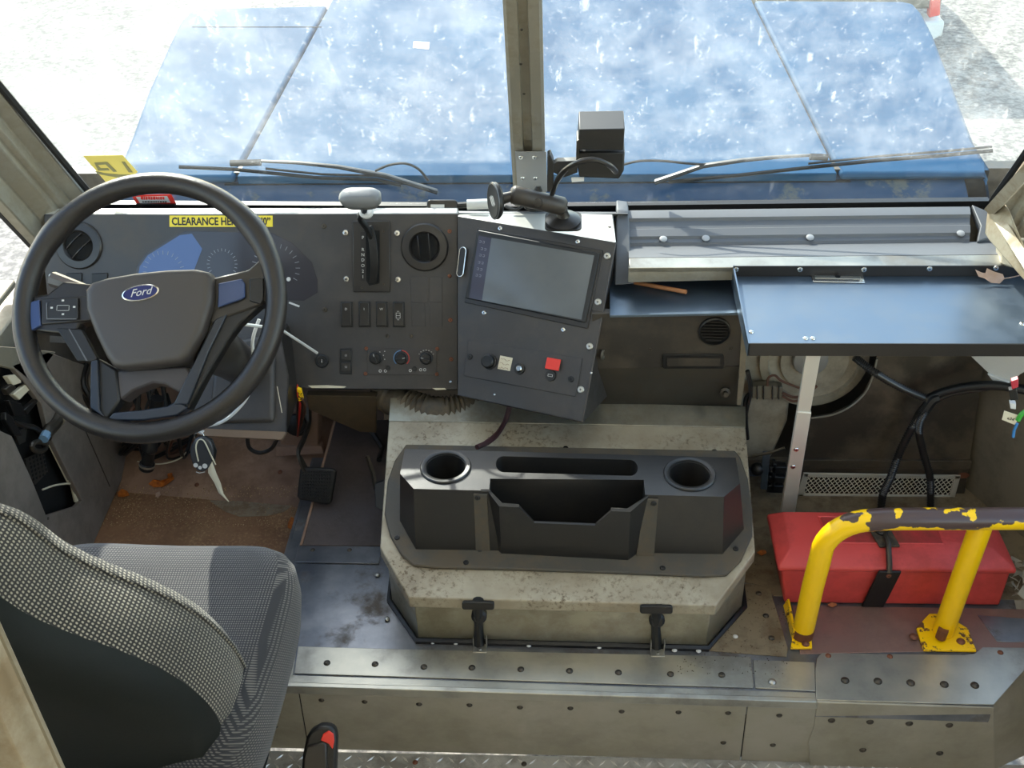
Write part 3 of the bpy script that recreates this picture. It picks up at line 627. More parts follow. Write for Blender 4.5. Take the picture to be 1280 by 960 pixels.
# instrument window
LW = [(170, 345), (172, 332), (182, 318), (224, 292), (232, 289), (340, 291), (366, 304), (390, 328), (397, 350), (397, 366), (380, 376), (180, 370)]
iw = slab('instrument_cluster', DP, LW, .002, mat('cluster_lens', '38363a', .15, spec=.5), da, off=.001)
slab('lens_tint', DP, [(173, 345), (175, 333), (185, 319), (225, 294), (240, 292), (253, 311), (240, 345)], .0006, mat('blue_lens', '4a5f8c', .15), iw, off=.0016)
for c, r in (((205, 340), .048), ((345, 335), .055), ((278, 330), .035)):
    M = DP.frame(*c, off=.0016); mb = MB()
    for k in range(17):
        a = radians(210-k*15); d = V((cos(a), sin(a), 0))
        mb.prism([M @ (d*r*.82+V((-d.y, d.x, 0))*.0005), M @ (d*r*.82-V((-d.y, d.x, 0))*.0005), M @ (d*r-V((-d.y, d.x, 0))*.0005), M @ (d*r+V((-d.y, d.x, 0))*.0005)], DP.n*.0003)
    tag(build('gauge_scale', mb, mat('gauge_print', '8d8f95', .5), iw), kind='stuff')
build('needle', MB().prism(DP.pts([(362, 377), (375, 382), (374, 384), (361, 379)], .0022), -DP.n*.0005), WHT, iw)
build('needle_hub', MB().lathe(DP.frame(361, 349, off=.0016), [(.005, 0), (.004, .004)], 12), WHT, iw)
# round air vents
def vent(pl, cx, cy, R_, rot, parent, mt=PLAS2):
    M = pl.frame(cx, cy)
    v = build('air_vent', MB().lathe(M, [(R_, 0), (R_, .004), (R_*.94, .0075), (R_*.66, .0085), (R_*.60, .006), (R_*.56, .0015), (.0005, .0014)], 40, False, True), mt, parent)
    build('vent_throat', MB().lathe(M, [(R_*.57, .0016), (R_*.57, .0022), (.001, .0022)], 28, False, True), DARK, v)
    mb_ = Matrix.Rotation(rot, 4, 'Z')
    for k in (-.33, .12):
        hw = sqrt(max(0, (.55*R_)**2-(k*R_)**2))
        P = [M @ mb_ @ V((k*R_+.12*R_*cos(pi*t/8*.5-.4), -hw+2*hw*t/8, .0035+.012*sin(pi*t/8))) for t in range(9)]
        build('vane', MB().strip(P, .0016, .009, DP.n), mt, v)
    return v
vent(DP, 531, 309, .0535, 0, da); vent(DP, 99, 307, .0535, radians(-50), da)
# gear selector
gs = slab('selector_bezel', DP, [(441, 276), (488, 276), (488, 365), (442, 365)], .006, PLAS2, da, off=.005, bevel=.002)
slab('selector_slot', DP, [(458, 288), (475, 288), (475, 354), (462, 357), (458, 350)], .0006, DARK, gs, off=.0056)
slab('gear_scale', DP, [(451, 290), (457.5, 290), (457.5, 351), (451, 351)], .0006, BLK, gs, off=.0057)
for ch, yy in zip('PRNDO21', (297, 312, 318.5, 325, 332, 339, 346)):
    text(ch, DP.frame(454.2, yy, 464, yy, off=.0060), .010, WHT, gs)
P = spline([DP.at(467, 354, .004), DP.at(470, 330, .02), DP.at(468, 300, .026), DP.at(463, 283, .024)], 6)
build('slot_cover', MB().strip(P, .017, .006, DP.n), BLK, gs, bevel=.001)
screws([(453, 281.5), (480, 289), (453, 359.5), (480, 355)], DP, .0028, 'dark', gs, off=.0052)
P = spline([DP.at(467, 300, .015), DP.at(463, 284, .05), DP.at(458, 272, .085), Y(456, 262, 2.14)], 6)
build('lever_stem', MB().tube(P, .0085, 8, flat=.7), BLK, gs)
pk_ = Y(451, 247, 2.12); M = frame(pk_, V((0, -.35, 1)), V((1, 0, 0)))
KN = mat('grey_knob_plastic', '6f7172', .35)
rings = []
for z, sx, sy, dx in ((-.021, .018, .012, 0), (-.019, .028, .017, 0), (-.008, .034, .021, 0), (.004, .0355, .022, -.001), (.011, .031, .019, -.001), (.015, .018, .010, -.001)):
    rings.append([M @ V((1.25*sx*(abs(cos(t))**.6)*(1 if cos(t) > 0 else -1)+dx, sy*(abs(sin(t))**.7)*(1 if sin(t) > 0 else -1), z)) for t in [2*pi*k/24 for k in range(24)]])
kn = build('lever_knob', MB().loft(rings), KN, gs, sharp=50)
build('knob_collar', MB().lathe(frame(Y(458, 265, 2.15), V((0, -.5, 1))), [(.014, -.006), (.016, .0), (.012, .006)], 16), WHT, gs)
screws([(432, 291), (496.5, 291.5), (433, 349), (497.5, 349.5)], DP, .0075, 'bright', da)
screws([(405, 282.5), (99, 284), (406, 387)], DP, .006, 'dark', da); screws([(62, 282), (64, 345)], DP, .006, 'steel', da)
screws([(562, 289), (563, 400), (564, 449)], DP, .005, 'rust', da); screws([(562, 345)], DP, .0045, 'rust', da)
screws([(484, 420), (514, 420)], DP, .0045, 'dark', da); screws([(563, 477)], DP, .003, 'bright', da)
# rocker switches
for i, (cx_, s_) in enumerate(((433.5, 'FL'), (456, '+'), (477.5, 'WS'), (498.5, '='))):
    L = [(cx_-7.5, 377), (cx_+7.5, 377), (cx_+8, 409), (cx_-7, 409)]
    sw = slab('rocker_switch', DP, L, .003, BLK, da, off=.003, bevel=.001)
    a = DP.pts([(cx_-6, 378), (cx_+6, 378), (cx_+6.4, 393), (cx_-5.6, 393)], .0035); b = DP.pts([(cx_-6, 378), (cx_+6, 378), (cx_+6.4, 393), (cx_-5.6, 393)], .0035)
    pr = [DP.at(cx_-6, 378, .011), DP.at(cx_-6, 394, .007), DP.at(cx_-6, 407, .009), DP.at(cx_-6, 408, .003), DP.at(cx_-6, 377.5, .003)]
    ux = DP.at(cx_+6, 390)-DP.at(cx_-6, 390)
    build('rocker', MB().prism(pr, ux), PLAS2, sw, bevel=.0012)
    if i < 3: text(('-D', '\u2260', '\u2261')[i] if False else ('D', 'I', 'W')[i], DP.frame(cx_, 386, cx_+8, 386, off=.0100), .0075, WHT, sw)
    else:
        M = DP.frame(cx_, 394, off=.0105); mb = MB()
        for dx, dy, sx, sy in ((-.0045, 0, .0008, .012), (.0045, 0, .0008, .012), (0, .006, .009, .0008), (0, -.006, .009, .0008), (0, 0, .009, .0008), (0, .0095, .005, .0008), (0, -.0095, .005, .0008)): mb.box(M @ Matrix.Translation((dx, dy, 0)), sx, sy, .0006)
        build('symbol', mb, WHT, sw)
for L in ([(513, 346), (535, 346), (535, 378), (514, 378)], [(514, 379), (531, 379), (532, 408), (515, 408)], [(537, 378), (553, 378), (553, 409), (538, 409)], [(537, 346), (553, 346), (553, 377), (537, 377)]):
    slab('switch_blank', DP, L, .001, PLAS, da, off=.0012, bevel=.0005)
for cx_ in (93, 125):
    sw = slab('rocker_switch', DP, [(cx_-10, 342), (cx_+10, 341), (cx_+10, 356), (cx_-10, 356)], .004, BLK, da, off=.004, bevel=.0015)
# push button pair and ignition lock
pb = slab('button_plate', DP, [(425, 435.5), (440, 435.5), (440, 468), (425, 467)], .003, BLK, da, off=.003, bevel=.001)
slab('push_button', DP, [(427, 438), (438.5, 438), (438.5, 450), (427, 450)], .003, PLAS2, pb, off=.0055, bevel=.001); slab('push_button', DP, [(427, 453), (438.5, 453), (438.5, 464), (427, 464)], .003, PLAS2, pb, off=.0055, bevel=.001)
text('11', DP.frame(433, 444, 440, 444, off=.006), .007, WHT, pb); text('11', DP.frame(433, 458.5, 440, 458.5, off=.006), .007, WHT, pb)
ig = build('ignition_lock', MB().lathe(DP.frame(403, 451), [(.0155, 0), (.0155, .006), (.013, .009), (.0095, .009), (.0085, .006), (.001, .006)], 24, False, True), BLK, da)
build('key_slot', MB().box(DP.frame(403, 451, off=.0062), .0016, .008, .0008), CHROME, ig)
# climate panel
cl = slab('climate_panel', DP, [(459, 435), (546, 436), (546, 469), (460, 468)], .002, PLAS, da, off=.002, bevel=.0008)
def knob(cx_, cy_, ang):
    M = DP.frame(cx_, cy_, off=.002) @ Matrix.Rotation(ang, 4, 'Z')
    k = build('dial', MB().lathe(M, [(.0155, 0), (.0150, .003), (.0125, .004), (.0115, .012), (.0105, .013)], 24, False, True), BLK, cl)
    build('grip', MB().box(M, .004, .022, .006, .012), BLK, k, bevel=.001)
    build('pointer', MB().box(M @ Matrix.Translation((0, .0075, .0182)), .0012, .006, .0004), WHT, k); return k
knob(470, 447, radians(15)); k2 = knob(502, 447.5, radians(-75)); knob(533, 447.5, radians(75))
for sgn, mt in ((1, mat('blue_print', '5b86b0', .5)), (-1, mat('red_print', 'b53a36', .5))):
    M = DP.frame(502, 447.5, off=.0022); P = [M @ V((sgn*-.0175*sin(t), .0175*cos(t), 0)) for t in [radians(5+i*12) for i in range(12)]]
    build('temperature_ring', MB().strip(P, .0022, .0005, DP.n) if False else MB().tube(P, .0012, 6), mt, cl)
M = DP.frame(477, 440, off=.002); mb = MB()
for a_, b_ in ((481, 439), (479.5, 444), (481, 449), (475, 440)): mb.box(DP.frame(a_, b_, off=.0022), .002, .002, .0005)
for i in range(7):
    t = radians(-60+20*i); q = DP.frame(533, 447.5, off=.0022) @ V((.0185*sin(t), .0185*cos(t), 0)); mb.box(Matrix.Translation(q) @ DP.frame(533, 447.5).to_3x3().to_4x4(), .0028, .001, .0005)
build('dial_marks', mb, WHT, cl)
for q in ((485, 460), (518, 461)): build('small_button', MB().lathe(DP.frame(*q, off=.002), [(.006, 0), (.0055, .003)], 14), BLK, cl)
mb = MB()
for a_, b_ in ((475.5, 463.5), (482, 463.5), (513, 463), (526, 462), (531, 462)):
    mb.lathe(DP.frame(a_, b_, off=.0022), [(.0035, 0), (.0035, .0005), (.0022, .0005), (.0022, 0)], 10, False, False)
build('icon', mb, WHT, cl)
screws([(458, 435.5), (546.5, 436), (457, 467), (546, 467.5)], DP, .0045, 'rust', da, off=.001)
# yellow clearance label
yl = slab('height_label', DP, [(212, 269.5), (341, 269.5), (341, 283.5), (212, 283.5)], .0006, mat('label_yellow', 'e5cf3a', .5), da, off=.001)
text_fit('CLEARANCE HEIGHT 10\u20190\u201d', DP, 276.5, 276.6, 215, 338.5, 10.2, BLK, yl, off=.0012, bold=.00028)

# ================================================================ SCREEN BOX
SB = Pl(Y(572, 270, 2.255), Y(770, 303, 2.12), Y(728, 532, 1.90))
sb = thing('screen_box', 'black angled metal box carrying the wide display screen', 'display box', SB.at(650, 515))
TLb, TRb, BRb, BLb = SB.pts([(572, 270), (770, 303), (729, 528), (572, 494)])
slab('face_panel', SB, [(572, 270), (770, 303), (729, 528), (572, 494)], .006, PLAS, sb, bevel=.0012)
tb = [TLb, TRb, Y(766, 268, 2.27), Y(574, 264, 2.31)]
build('top_sheet', MB().prism(tb, V((0, 0, -.004))), mat('glare_top_metal', 'b5b4ae', .3, .2), sb, bevel=.001)  # sun glare painted as pale metal on the black box top
sf = [TRb, BRb, Y(762, 492, 2.09), Y(769, 355, 2.2), Y(766, 268, 2.27)]
SP = Pl(sf[0], sf[1], sf[2])
build('side_sheet', MB().prism(sf, V((-.004, 0, 0))), PLAS, sb, bevel=.001)
build('bottom_lip', MB().prism([BLb, BRb, BRb+V((0.0, .012, -.012)), BLb+V((0, .02, -.016))], V((0, .002, .003))), PLAS2, sb, bevel=.001)
build('box_back', MB().prism([BLb+V((0, .02, 0)), BRb+V((-.01, .02, .01)), Y(755, 485, 2.12), Y(590, 470, 2.3)], V((0, 0, .01))), DARK, sb)
sc = slab('display_frame', SB, [(599, 288), (751, 317), (733, 404), (583, 373)], .006, BLK, sb, off=.007, bevel=.002)
slab('display_rim', SB, [(597, 285), (754, 313), (735, 411), (581, 378)], .004, PLAS2, sb, off=.003, bevel=.001)
slab('side_bar', SB, [(600, 295), (616, 298), (604, 376), (588, 373)], .0006, SCREEND, sc, off=.0074)
slab('display_glass', SB, [(616, 298), (744, 320), (728, 400), (604, 376)], .0006, SCREEN, sc, off=.0075)
mb = MB()
for (a_, b_) in ((604, 303), (606, 312), (604, 320), (602.5, 329), (601, 337), (599.5, 345)):
    M = SB.frame(a_, b_, a_+10, b_+2, off=.0077)
    for q in (-.004, .004):
        mb.box(M @ Matrix.Translation((q, .002, 0)), .0045, .0007, .0003); mb.box(M @ Matrix.Translation((q, -.002, 0)), .0045, .0007, .0003); mb.box(M @ Matrix.Translation((q+.0022, 0, 0)), .0007, .004, .0003)
build('touch_icon', mb, mat('icon_grey', '8a8790', .5), sc)
slab('lower_plate', SB, [(586, 425), (728, 448), (720, 496), (580, 470)], .0025, PLAS, sb, off=.0025, bevel=.001)
fob = build('cable_clip', MB().prism(lrr(SB.frame(578.5, 328, 590, 329), .0125, .062, .006, .009, 6), -SB.n*.008), BLK, sb, bevel=.0012)
M = SB.frame(578.5, 328, 590, 329); L = lrr(M, .0150, .065, .0075, .008, 6)
build('clip_rim', MB().tube(L, .0012, 6, closed=True), CHROME, fob)
screws([(625, 285.5), (722, 302), (605, 391), (704, 412)], SB, .0052, 'bright', sb)
screws([(759, 320), (747.5, 377.5), (737, 433), (726, 487)], SB, .0078, 'steel', sb)
screws([(618, 493), (739, 466), (700, 463), (563, 477)], SB, .0025, 'bright', sb)
screws([(588, 446), (714.5, 474)], SB, .0065, 'black', sb, off=.0025)
M = SB.frame(612.5, 452, off=.0025)
kk = build('round_knob', MB().lathe(M, [(.0175, 0), (.017, .003), (.0145, .004), (.0140, .015), (.012, .017)], 26, False, True), BLK, sb)
lb = slab('cord_label', SB, [(626, 444.5), (641.5, 447.5), (638, 464), (622.5, 461)], .0006, CREAM, sb, off=.0032)
rg = random.Random(4)
for k in range(3):
    P = [SB.at(626.5-k*1.1+j*1.15, 449+k*5+j*.22+rg.uniform(-1.3, 1.3), .0036) for j in range(11)]
    build('handwriting', MB().tube(P, .0004, 4), RUST, lb)
jb = build('chrome_button', MB().lathe(SB.frame(650, 461, off=.0025), [(.0125, 0), (.012, .004), (.008, .005), (.0075, .003)], 20, False, False), BLK, sb)
build('button_cap', MB().lathe(SB.frame(650, 461, off=.0035), [(.0068, 0), (.0068, .005), (.005, .007)], 16), CHROME, jb)
rb = slab('red_flap', SB, [(686, 447), (703, 450), (700, 464), (683, 461)], .004, REDB, sb, off=.012, bevel=.001)
us = build('usb_socket', MB().lathe(SB.frame(689, 469.5, off=.0025), [(.0125, 0), (.0115, .004), (.001, .004)], 20, False, True), BLK, sb)
mb = MB()
for dx, dy, sx, sy in ((0, .0022, .010, .0008), (0, -.0022, .010, .0008), (.005, 0, .0008, .005), (-.005, 0, .0008, .005)): mb.box(SB.frame(689, 469.5, 699, 471.5, off=.0068) @ Matrix.Translation((dx, dy, 0)), sx, sy, .0004)
build('port_outline', mb, WHT, us)
for q, r in (((752, 443), .011), ((762, 433), .010), ((761, 459), .013)):
    M = SP.frame(*q, off=.001); k = build('key_ring_tab', MB().lathe(M, [(r, 0), (r, .004), (r*.7, .004), (r*.7, .002), (.001, .002)], 20, False, True), CHROME if r > .012 else SCREWM, sb)
put(screw_mesh('dark'), frame(Y(762, 284, 2.2), _z), .004, sb)

# magnetic phone mount on top
pm = thing('phone_mount', 'black ball-joint magnetic phone mount standing on the screen box', 'phone mount', Y(704, 280, 2.15))
B = Y(704, 279, 2.16); M = frame(B, V((0, -.15, 1)))
build('base_pad', MB().prism(lrr(M, .078, .066, .012, .002), V((0, 0, .004))), BLK, pm, bevel=.001)
build('base_disc', MB().lathe(M, [(.037, .006), (.037, .010), (.030, .014), (.024, .016), (.014, .020), (.0095, .030), (.009, .040)], 28), PLAS2, pm)
J1 = Y(700, 257, 2.155); J0 = Y(645, 244, 2.14)
build('ball', MB().ball(J1, .0125), BLK, pm); build('ball', MB().ball(J0, .0125), BLK, pm)
d = (J1-J0).normalized()
arm = build('double_arm', MB().tube([J0-d*.012, J0-d*.006, J0+d*.02, (J0+J1)/2, J1-d*.02, J1+d*.006, J1+d*.012], lambda t: .0195 if .1 < t < .9 else .014, 14), mat('arm_plastic', '38332e', .45), pm, sharp=50)
build('wing_screw', MB().lathe(frame((J0+J1)/2+V((0, .01, .012)), V((0, .3, 1))), [(.008, 0), (.009, .006), (.006, .014)], 12), BLK, arm)
build('clamp_boss', MB().lathe(frame((J0+J1)/2+V((0, -.016, .004)), V((0, -1, .4))), [(.010, 0), (.009, .005), (.004, .006)], 16), PLAS2, arm)
Dc = Y(619, 251, 2.13); dn_ = V((-.93, -.36, .10)).normalized(); M = frame(Dc, dn_)
build('stem', MB().cyl(J0, Dc-dn_*.0, .010, .013, 16), PLAS2, pm)
dk = build('magnet_disc', MB().lathe(M, [(.012, -.012), (.034, -.008), (.0385, -.003), (.0385, .003), (.035, .006), (.033, .0055)], 36), BLK, pm)
RIM = mat('disc_rim', '5d5f62', .3)
build('disc_rim', MB().tube([M @ V((.0378*cos(t), .0378*sin(t), .004)) for t in [2*pi*k/36 for k in range(36)]], .0014, 6, closed=True), RIM, dk)
mb = MB()
for a_, b_, l_ in ((-.006, .004, .022), (0, 0, .026), (.006, -.004, .022)): mb.box(M @ Matrix.Rotation(radians(60), 4, 'Z') @ Matrix.Translation((a_*1.2, b_, .006)), .0032, l_, .0008)
build('white_stripes', mb, WHT, dk)

# backup monitor seen from behind, on the centre post
cu = thing('camera_unit', 'black sunshaded camera unit beside the centre post', 'camera', Y(752, 225, 2.16))
CP_ = Pl(Y(750, 200, 2.14), V((0, -1, .25)))
bx = CP_.pts([(722, 190), (781, 190), (780, 214), (774, 224), (724, 222), (721, 205)])
build('housing', MB().prism(bx, V((0, .055, .014))), BLK, cu, bevel=.003)
hood_ = Pl(Y(750, 180, 2.12), V((0, -1, .15)))
build('sunshade', MB().prism(hood_.pts([(724, 162), (781, 161), (779, 188), (722, 187)]), V((0, .07, .01))), BLK, cu, bevel=.0015)
build('side_fin', MB().prism(hood_.pts([(721, 176), (724, 174), (724, 200), (720, 202)], .003), V((0, .05, 0))), PLAS2, cu)
build('bracket_arm', MB().prism(CP_.pts([(692, 205), (697, 202), (722, 201), (722, 216), (705, 222), (692, 216)]), V((0, .02, 0))), BLK, cu, bevel=.001)
build('bracket_foot', MB().prism(CP_.pts([(684, 196), (688, 194), (692, 204), (692, 232), (688, 240), (684, 240)]), V((0, .03, 0))), BLK, cu, bevel=.001)
build('grey_tab', MB().prism(CP_.pts([(714, 222.5), (730, 222), (730, 226), (715, 227)], .006), V((0, .006, 0))), WHT, cu)
P = spline([Y(770, 215, 2.11), Y(762, 207, 2.08), Y(745, 200, 2.07), Y(725, 202, 2.07), Y(708, 211, 2.09), Y(697, 225, 2.12), Y(690, 243, 2.15)], 8)
build('cable', MB().tube(P, lambda t: .0052+.0006*(int(t*90) % 2), 8), PLAS2, cu)
# plug lying on the dash top
pg = thing('cable_plug', 'black inline fuse plug with white sleeve on the dash top edge', 'plug', Y(570, 258, 2.31))
PG = Pl(Y(560, 258, 2.30), V((0, -1, .6)))
slab('plug_body', PG, rr(534, 250, 572, 264, 4), .018, PLAS2, pg, off=.009, bevel=.003); slab('plug_label', PG, [(539, 256), (556, 256), (556, 261), (539, 261)], .001, WHT, pg, off=.0098)
build('cable', MB().tube([Y(568, 257, 2.3), Y(585, 256, 2.3)], .007, 10), BLK, pg); build('sleeve', MB().tube([Y(584, 256, 2.29), Y(610, 255, 2.29)], .0115, 14), WHT, pg)
P = spline([Y(632, 258, 2.28), Y(645, 262, 2.27), Y(655, 257, 2.28), Y(662, 262, 2.28), Y(685, 262, 2.28)], 6)
build('loose_cable', MB().tube(P, .004, 6), BLK, pg)

# ================================================================ STEERING WHEEL
WC = Y(187, 382, 1.6); wp = radians(45); WN = V((0, -cos(wp), sin(wp))); WP = Pl(WC, WN)
swh = thing('steering_wheel', 'black four-spoke steering wheel with oval badge before the driver seat', 'steering wheel', WC)
M = frame(WC, WN, V((1, 0, 0)))
RW = .2155
def rimr(t): return .0185
P = [M @ V((RW*cos(2*pi*k/72), RW*sin(2*pi*k/72), 0)) for k in range(72)]
mb = MB(); rings = []
for k in range(73):
    a = 2*pi*k/72; d = V((cos(a), sin(a), 0)); deg = math.degrees(a) % 360
    g = 1+.18*(math.exp(-((deg-38)/9)**2)+math.exp(-((deg-142)/9)**2))
    rings.append([M @ (d*(RW+.0180*g*cos(q))+V((0, 0, .0205*sin(q)))) for q in [2*pi*j/14 for j in range(14)]])
mb.loft(rings, False, False); build('rim', mb, WHEEL, swh, sharp=60)
def wslab(name, L, th, mt, off=0, bevel=.004, parent=None, **k): return slab(name, WP, L, th, mt, parent or swh, off=off, bevel=bevel, **k)
padL = [(112.5, 366), (120, 357), (140, 351), (175, 345), (215, 341), (250, 340), (267, 344), (270, 350), (270, 380), (259, 417), (241, 448), (232, 456), (200, 460), (160, 464), (147, 461), (138, 448), (125, 421), (113, 390)]
def dome(name, pl, L, th, mt, parent, off, rise, inset=.12, n=4):
    c = pl.at(sum(a for a, b in L)/len(L), sum(b for a, b in L)/len(L)); base = pl.pts(L); c = sum(base, V())/len(base)
    rings = [[p+pl.n*(off-th) for p in base], [p+pl.n*off for p in base]]
    for k in range(1, n+1):
        t = k/n; s_ = 1-inset*t**1.5 if k < n else 1-inset; rings.append([c+(p-c)*(1-inset*t*t)+pl.n*(off+rise*sin(t*pi/2)) for p in base])
    return build(name, MB().loft(rings), mt, parent, sharp=40)
pad = dome('hub_pad', WP, padL, .035, PAD, swh, .012, .014, .14, 5)
lowL = [(146, 462), (232, 457), (240, 470), (226, 492), (205, 480), (190, 478), (165, 488), (150, 500), (135, 480)]
wslab('hub_lower_cover', lowL, .04, mat('hub_cover', '3c3839', .5), off=-.004)
# left spoke, its switch pad and glossy end
lsp = wslab('spoke', [(30, 372), (60, 368), (80, 352), (118, 356), (118, 400), (100, 406), (96, 420), (40, 414), (28, 405)], .03, PLAS2, off=.003)
wslab('end_trim', [(36, 380), (52, 376), (54, 408), (40, 416), (35, 411)], .01, mat('satin_trim', '3b4a6e', .22, .3), off=.009, bevel=.0015, parent=lsp)
wslab('switch_bed', [(54, 375), (112, 371), (116, 402), (54, 407)], .008, PLAS2, off=.008, bevel=.002, parent=lsp)
cpad = wslab('switch_pad', [(63, 383), (70, 376), (102, 374), (102, 401), (63, 401)], .005, BLK, off=.013, bevel=.002, parent=swh)
wslab('pad_rim', [(62, 382), (63.3, 380), (63.8, 400), (100, 400.3), (100, 401.5), (62.5, 401.5)], .001, RAILG, off=.0135, bevel=0, parent=cpad)
mb = MB()
for q in ((83, 378), (83, 395), (69, 387), (97, 386)): mb.box(WP.frame(*q, off=.0135), .004, .003, .0004)
for q in ((83, 384.0), (83, 390.5)): mb.box(WP.frame(*q, off=.0133), .019, .0006, .0004)
for q in ((75.5, 387.3), (90.5, 387)): mb.box(WP.frame(*q, off=.0133), .0006, .0085, .0004)
build('switch_marks', mb, WHT, cpad)
pdl = wslab('side_button', [(72, 411), (104, 412), (124, 449), (117, 453), (98, 452)], .012, BLK, off=.006, bevel=.002)
wslab('button_line', [(87.5, 412), (89, 412), (111.5, 452), (109.5, 452)], .001, RAILG, off=.0066, bevel=0, parent=pdl)
rsp = wslab('spoke', [(266, 348), (282, 344), (310, 338), (330, 320), (338, 330), (338, 376), (322, 384), (282, 398), (262, 408)], .03, PLAS2, off=.003)
wslab('end_trim', [(275, 356), (304, 350), (308, 356), (308, 373), (303, 376), (274, 386)], .006, mat('satin_trim', '3b4a6e', .22, .3), off=.010, bevel=.002, parent=rsp)
wslab('spoke_end', [(313, 349), (331, 349), (331, 376), (327, 382), (313, 377)], .006, BLK, off=.008, bevel=.002, parent=rsp)
TRM = mat('dark_spoke', '1f2733', .3)
s3 = wslab('spoke', [(116, 448), (124, 448), (146, 462), (150, 500), (134, 525), (112, 513), (114, 470)], .026, BLK, off=.0)
wslab('spoke_edge', [(115, 452), (124, 450), (126, 512), (134, 524), (114, 510)], .01, TRM, off=.006, bevel=.002, parent=s3)
s4 = wslab('spoke', [(262, 402), (300, 378), (328, 380), (300, 405), (285, 425), (258, 470), (236, 512), (216, 505), (238, 462)], .026, BLK, off=.0)
wslab('spoke_edge', [(270, 400), (285, 393), (262, 440), (236, 506), (218, 506), (243, 455)], .01, TRM, off=.006, bevel=.002, parent=s4)
wslab('lower_bridge', [(134, 526), (142, 516), (175, 513), (210, 508), (222, 500), (236, 510), (222, 520), (180, 526)], .022, TRM, off=.004, bevel=.003)
# oval badge
M = WP.frame(183, 371, 203, 367.5, off=.0265)
bdg = build('badge', MB().lathe(M @ Matrix.Diagonal((1, .44, 1, 1)), [(.0315, -.004), (.0315, .001), (.029, .002), (.0285, .001)], 40), CHROME, swh)
build('badge_field', MB().lathe(M @ Matrix.Diagonal((1, .41, 1, 1)), [(.0285, 0), (.0285, .0018)], 40), mat('badge_blue', '17225e', .3), bdg)
text('Ford', M @ Matrix.Translation((0, .0005, .002)), .0185, WHT, bdg, shear=.45, sx=1.0)
# column behind
ax = -WN; co = thing('steering_column', 'dark steering column with stalks behind the wheel', 'steering column', WC+ax*.5)
build('shroud', MB().lathe(frame(WC-WN*.03, ax), [(.045, 0), (.062, .03), (.066, .12), (.055, .28), (.045, .42), (.04, .62)], 20), PLAS2, co)
build('turn_stalk', MB().tube([WC-WN*.07, Y(104, 362, 1.68), Y(66, 349, 1.70)], lambda t: .008+.006*t, 8), mat('stalk', '4a4443', .3), co)
build('lever_rod', MB().tube([WC-WN*.1+V((.05, 0, 0)), Y(350, 411, 1.95), Y(396, 441, 2.06)], .0032, 8), WHT, co)
P = [Y(190, 541, 2.10), Y(177, 624, 2.08)]
js = build('lower_shaft', MB().lathe(frame(P[0], P[1]-P[0]), [(.016, -.1), (.016, .03), (.019, .035), (.019, .05), (.015, .055), (.015, .09), (.018, .092), (.018, .107), (.013, .112)], 16), BLK, co)
build('shaft_band', MB().lathe(frame(P[0]+(P[1]-P[0])*.45, P[1]-P[0]), [(.0195, 0), (.0195, .006)], 16, False, False), SCREWM, js)
# knee panel
kn_ = thing('knee_panel', 'scratched black knee panel under the wheel with tan lower edge', 'knee panel', Y(300, 540, 1.95))
KB = Pl(Y(240, 540, 1.93), Y(355, 542, 1.93), Y(300, 410, 2.1))
slab('front_sheet', KB, [(238, 536), (240, 470), (296, 408), (342, 405), (352, 425), (361, 470), (358, 541)], .01, PLAS, kn_, bevel=.003)
slab('bulge', KB, [(262, 530), (268, 470), (300, 425), (335, 420), (345, 445), (344, 528)], .02, PLAS, kn_, off=.014, bevel=.013, seg=4)
slab('lower_edge', KB, [(238, 535), (358, 540), (352, 550), (255, 545), (240, 541)], .012, mat('tan_edge', '7a6450', .7), kn_, off=.003, bevel=.001)
a, b = KB.at(352, 425), KB.at(358, 541)
build('side_return', MB().prism([KB.at(352, 425), KB.at(361, 470), b, b+V((0, .12, 0)), a+V((.0, .12, 0))], V((-.004, 0, 0))), PLAS2, kn_)
slab('scratch', KB, [(333, 465), (334, 465), (338, 487), (337, 487)], .0003, CREAM, kn_, off=.0006); slab('scratch', KB, [(346, 483), (347, 483), (353, 516), (352, 516)], .0003, CREAM, kn_, off=.0006)
# keys
ky = thing('key_fob', 'dark oval key fob with white print hanging below the wheel', 'key fob', Y(253, 568, 1.86))
FB = Pl(Y(253, 568, 1.86), V((.1, -1, .35)))
L = [(253+14.5*cos(t)*(1-.12*sin(t)), 567+22*sin(t)) for t in [2*pi*k/24 for k in range(24)]]
fb = dome('fob_body', FB, L, .006, mat('fob_plastic', '3a3b3e', .25), ky, .003, .004, .2, 4)
slab('second_tag', FB, [(255, 548), (264, 550), (270, 565), (266, 588), (258, 560)], .004, BLK, ky, off=-.008, bevel=.001)
mb = MB()
for q, r in (((245.5, 580), .005), ((257, 581), .0055), ((251, 583), .004)): mb.lathe(FB.frame(*q, off=.0075), [(r, 0), (r, .0004)], 12)
build('printed_mark', mb, WHT, fb); build('printed_mark', MB().tube(FB.pts([(246, 588.5), (250, 590), (257, 588.5)], .0065), .0008, 5), WHT, fb)
build('cord', MB().tube(spline([FB.at(249, 575, .008), FB.at(246, 558, .009), FB.at(249, 549, .006), FB.at(256, 550, .008), FB.at(264, 566, .008), FB.at(270, 580, .004)], 6), .0016, 6), CREAM, ky)
build('ring', MB().tube([FB.at(249+6*cos(t), 546+6*sin(t)) for t in [2*pi*k/16 for k in range(16)]], .001, 6, closed=True), CHROME, ky)
build('bead_clip', MB().tube([FB.at(245, 533), FB.at(249, 538), FB.at(254, 541)], .005, 6), WHT, ky)
P = [FB.at(262, 572), FB.at(266, 590, .006), FB.at(272, 604), FB.at(277, 616, .004), FB.at(286, 627)]
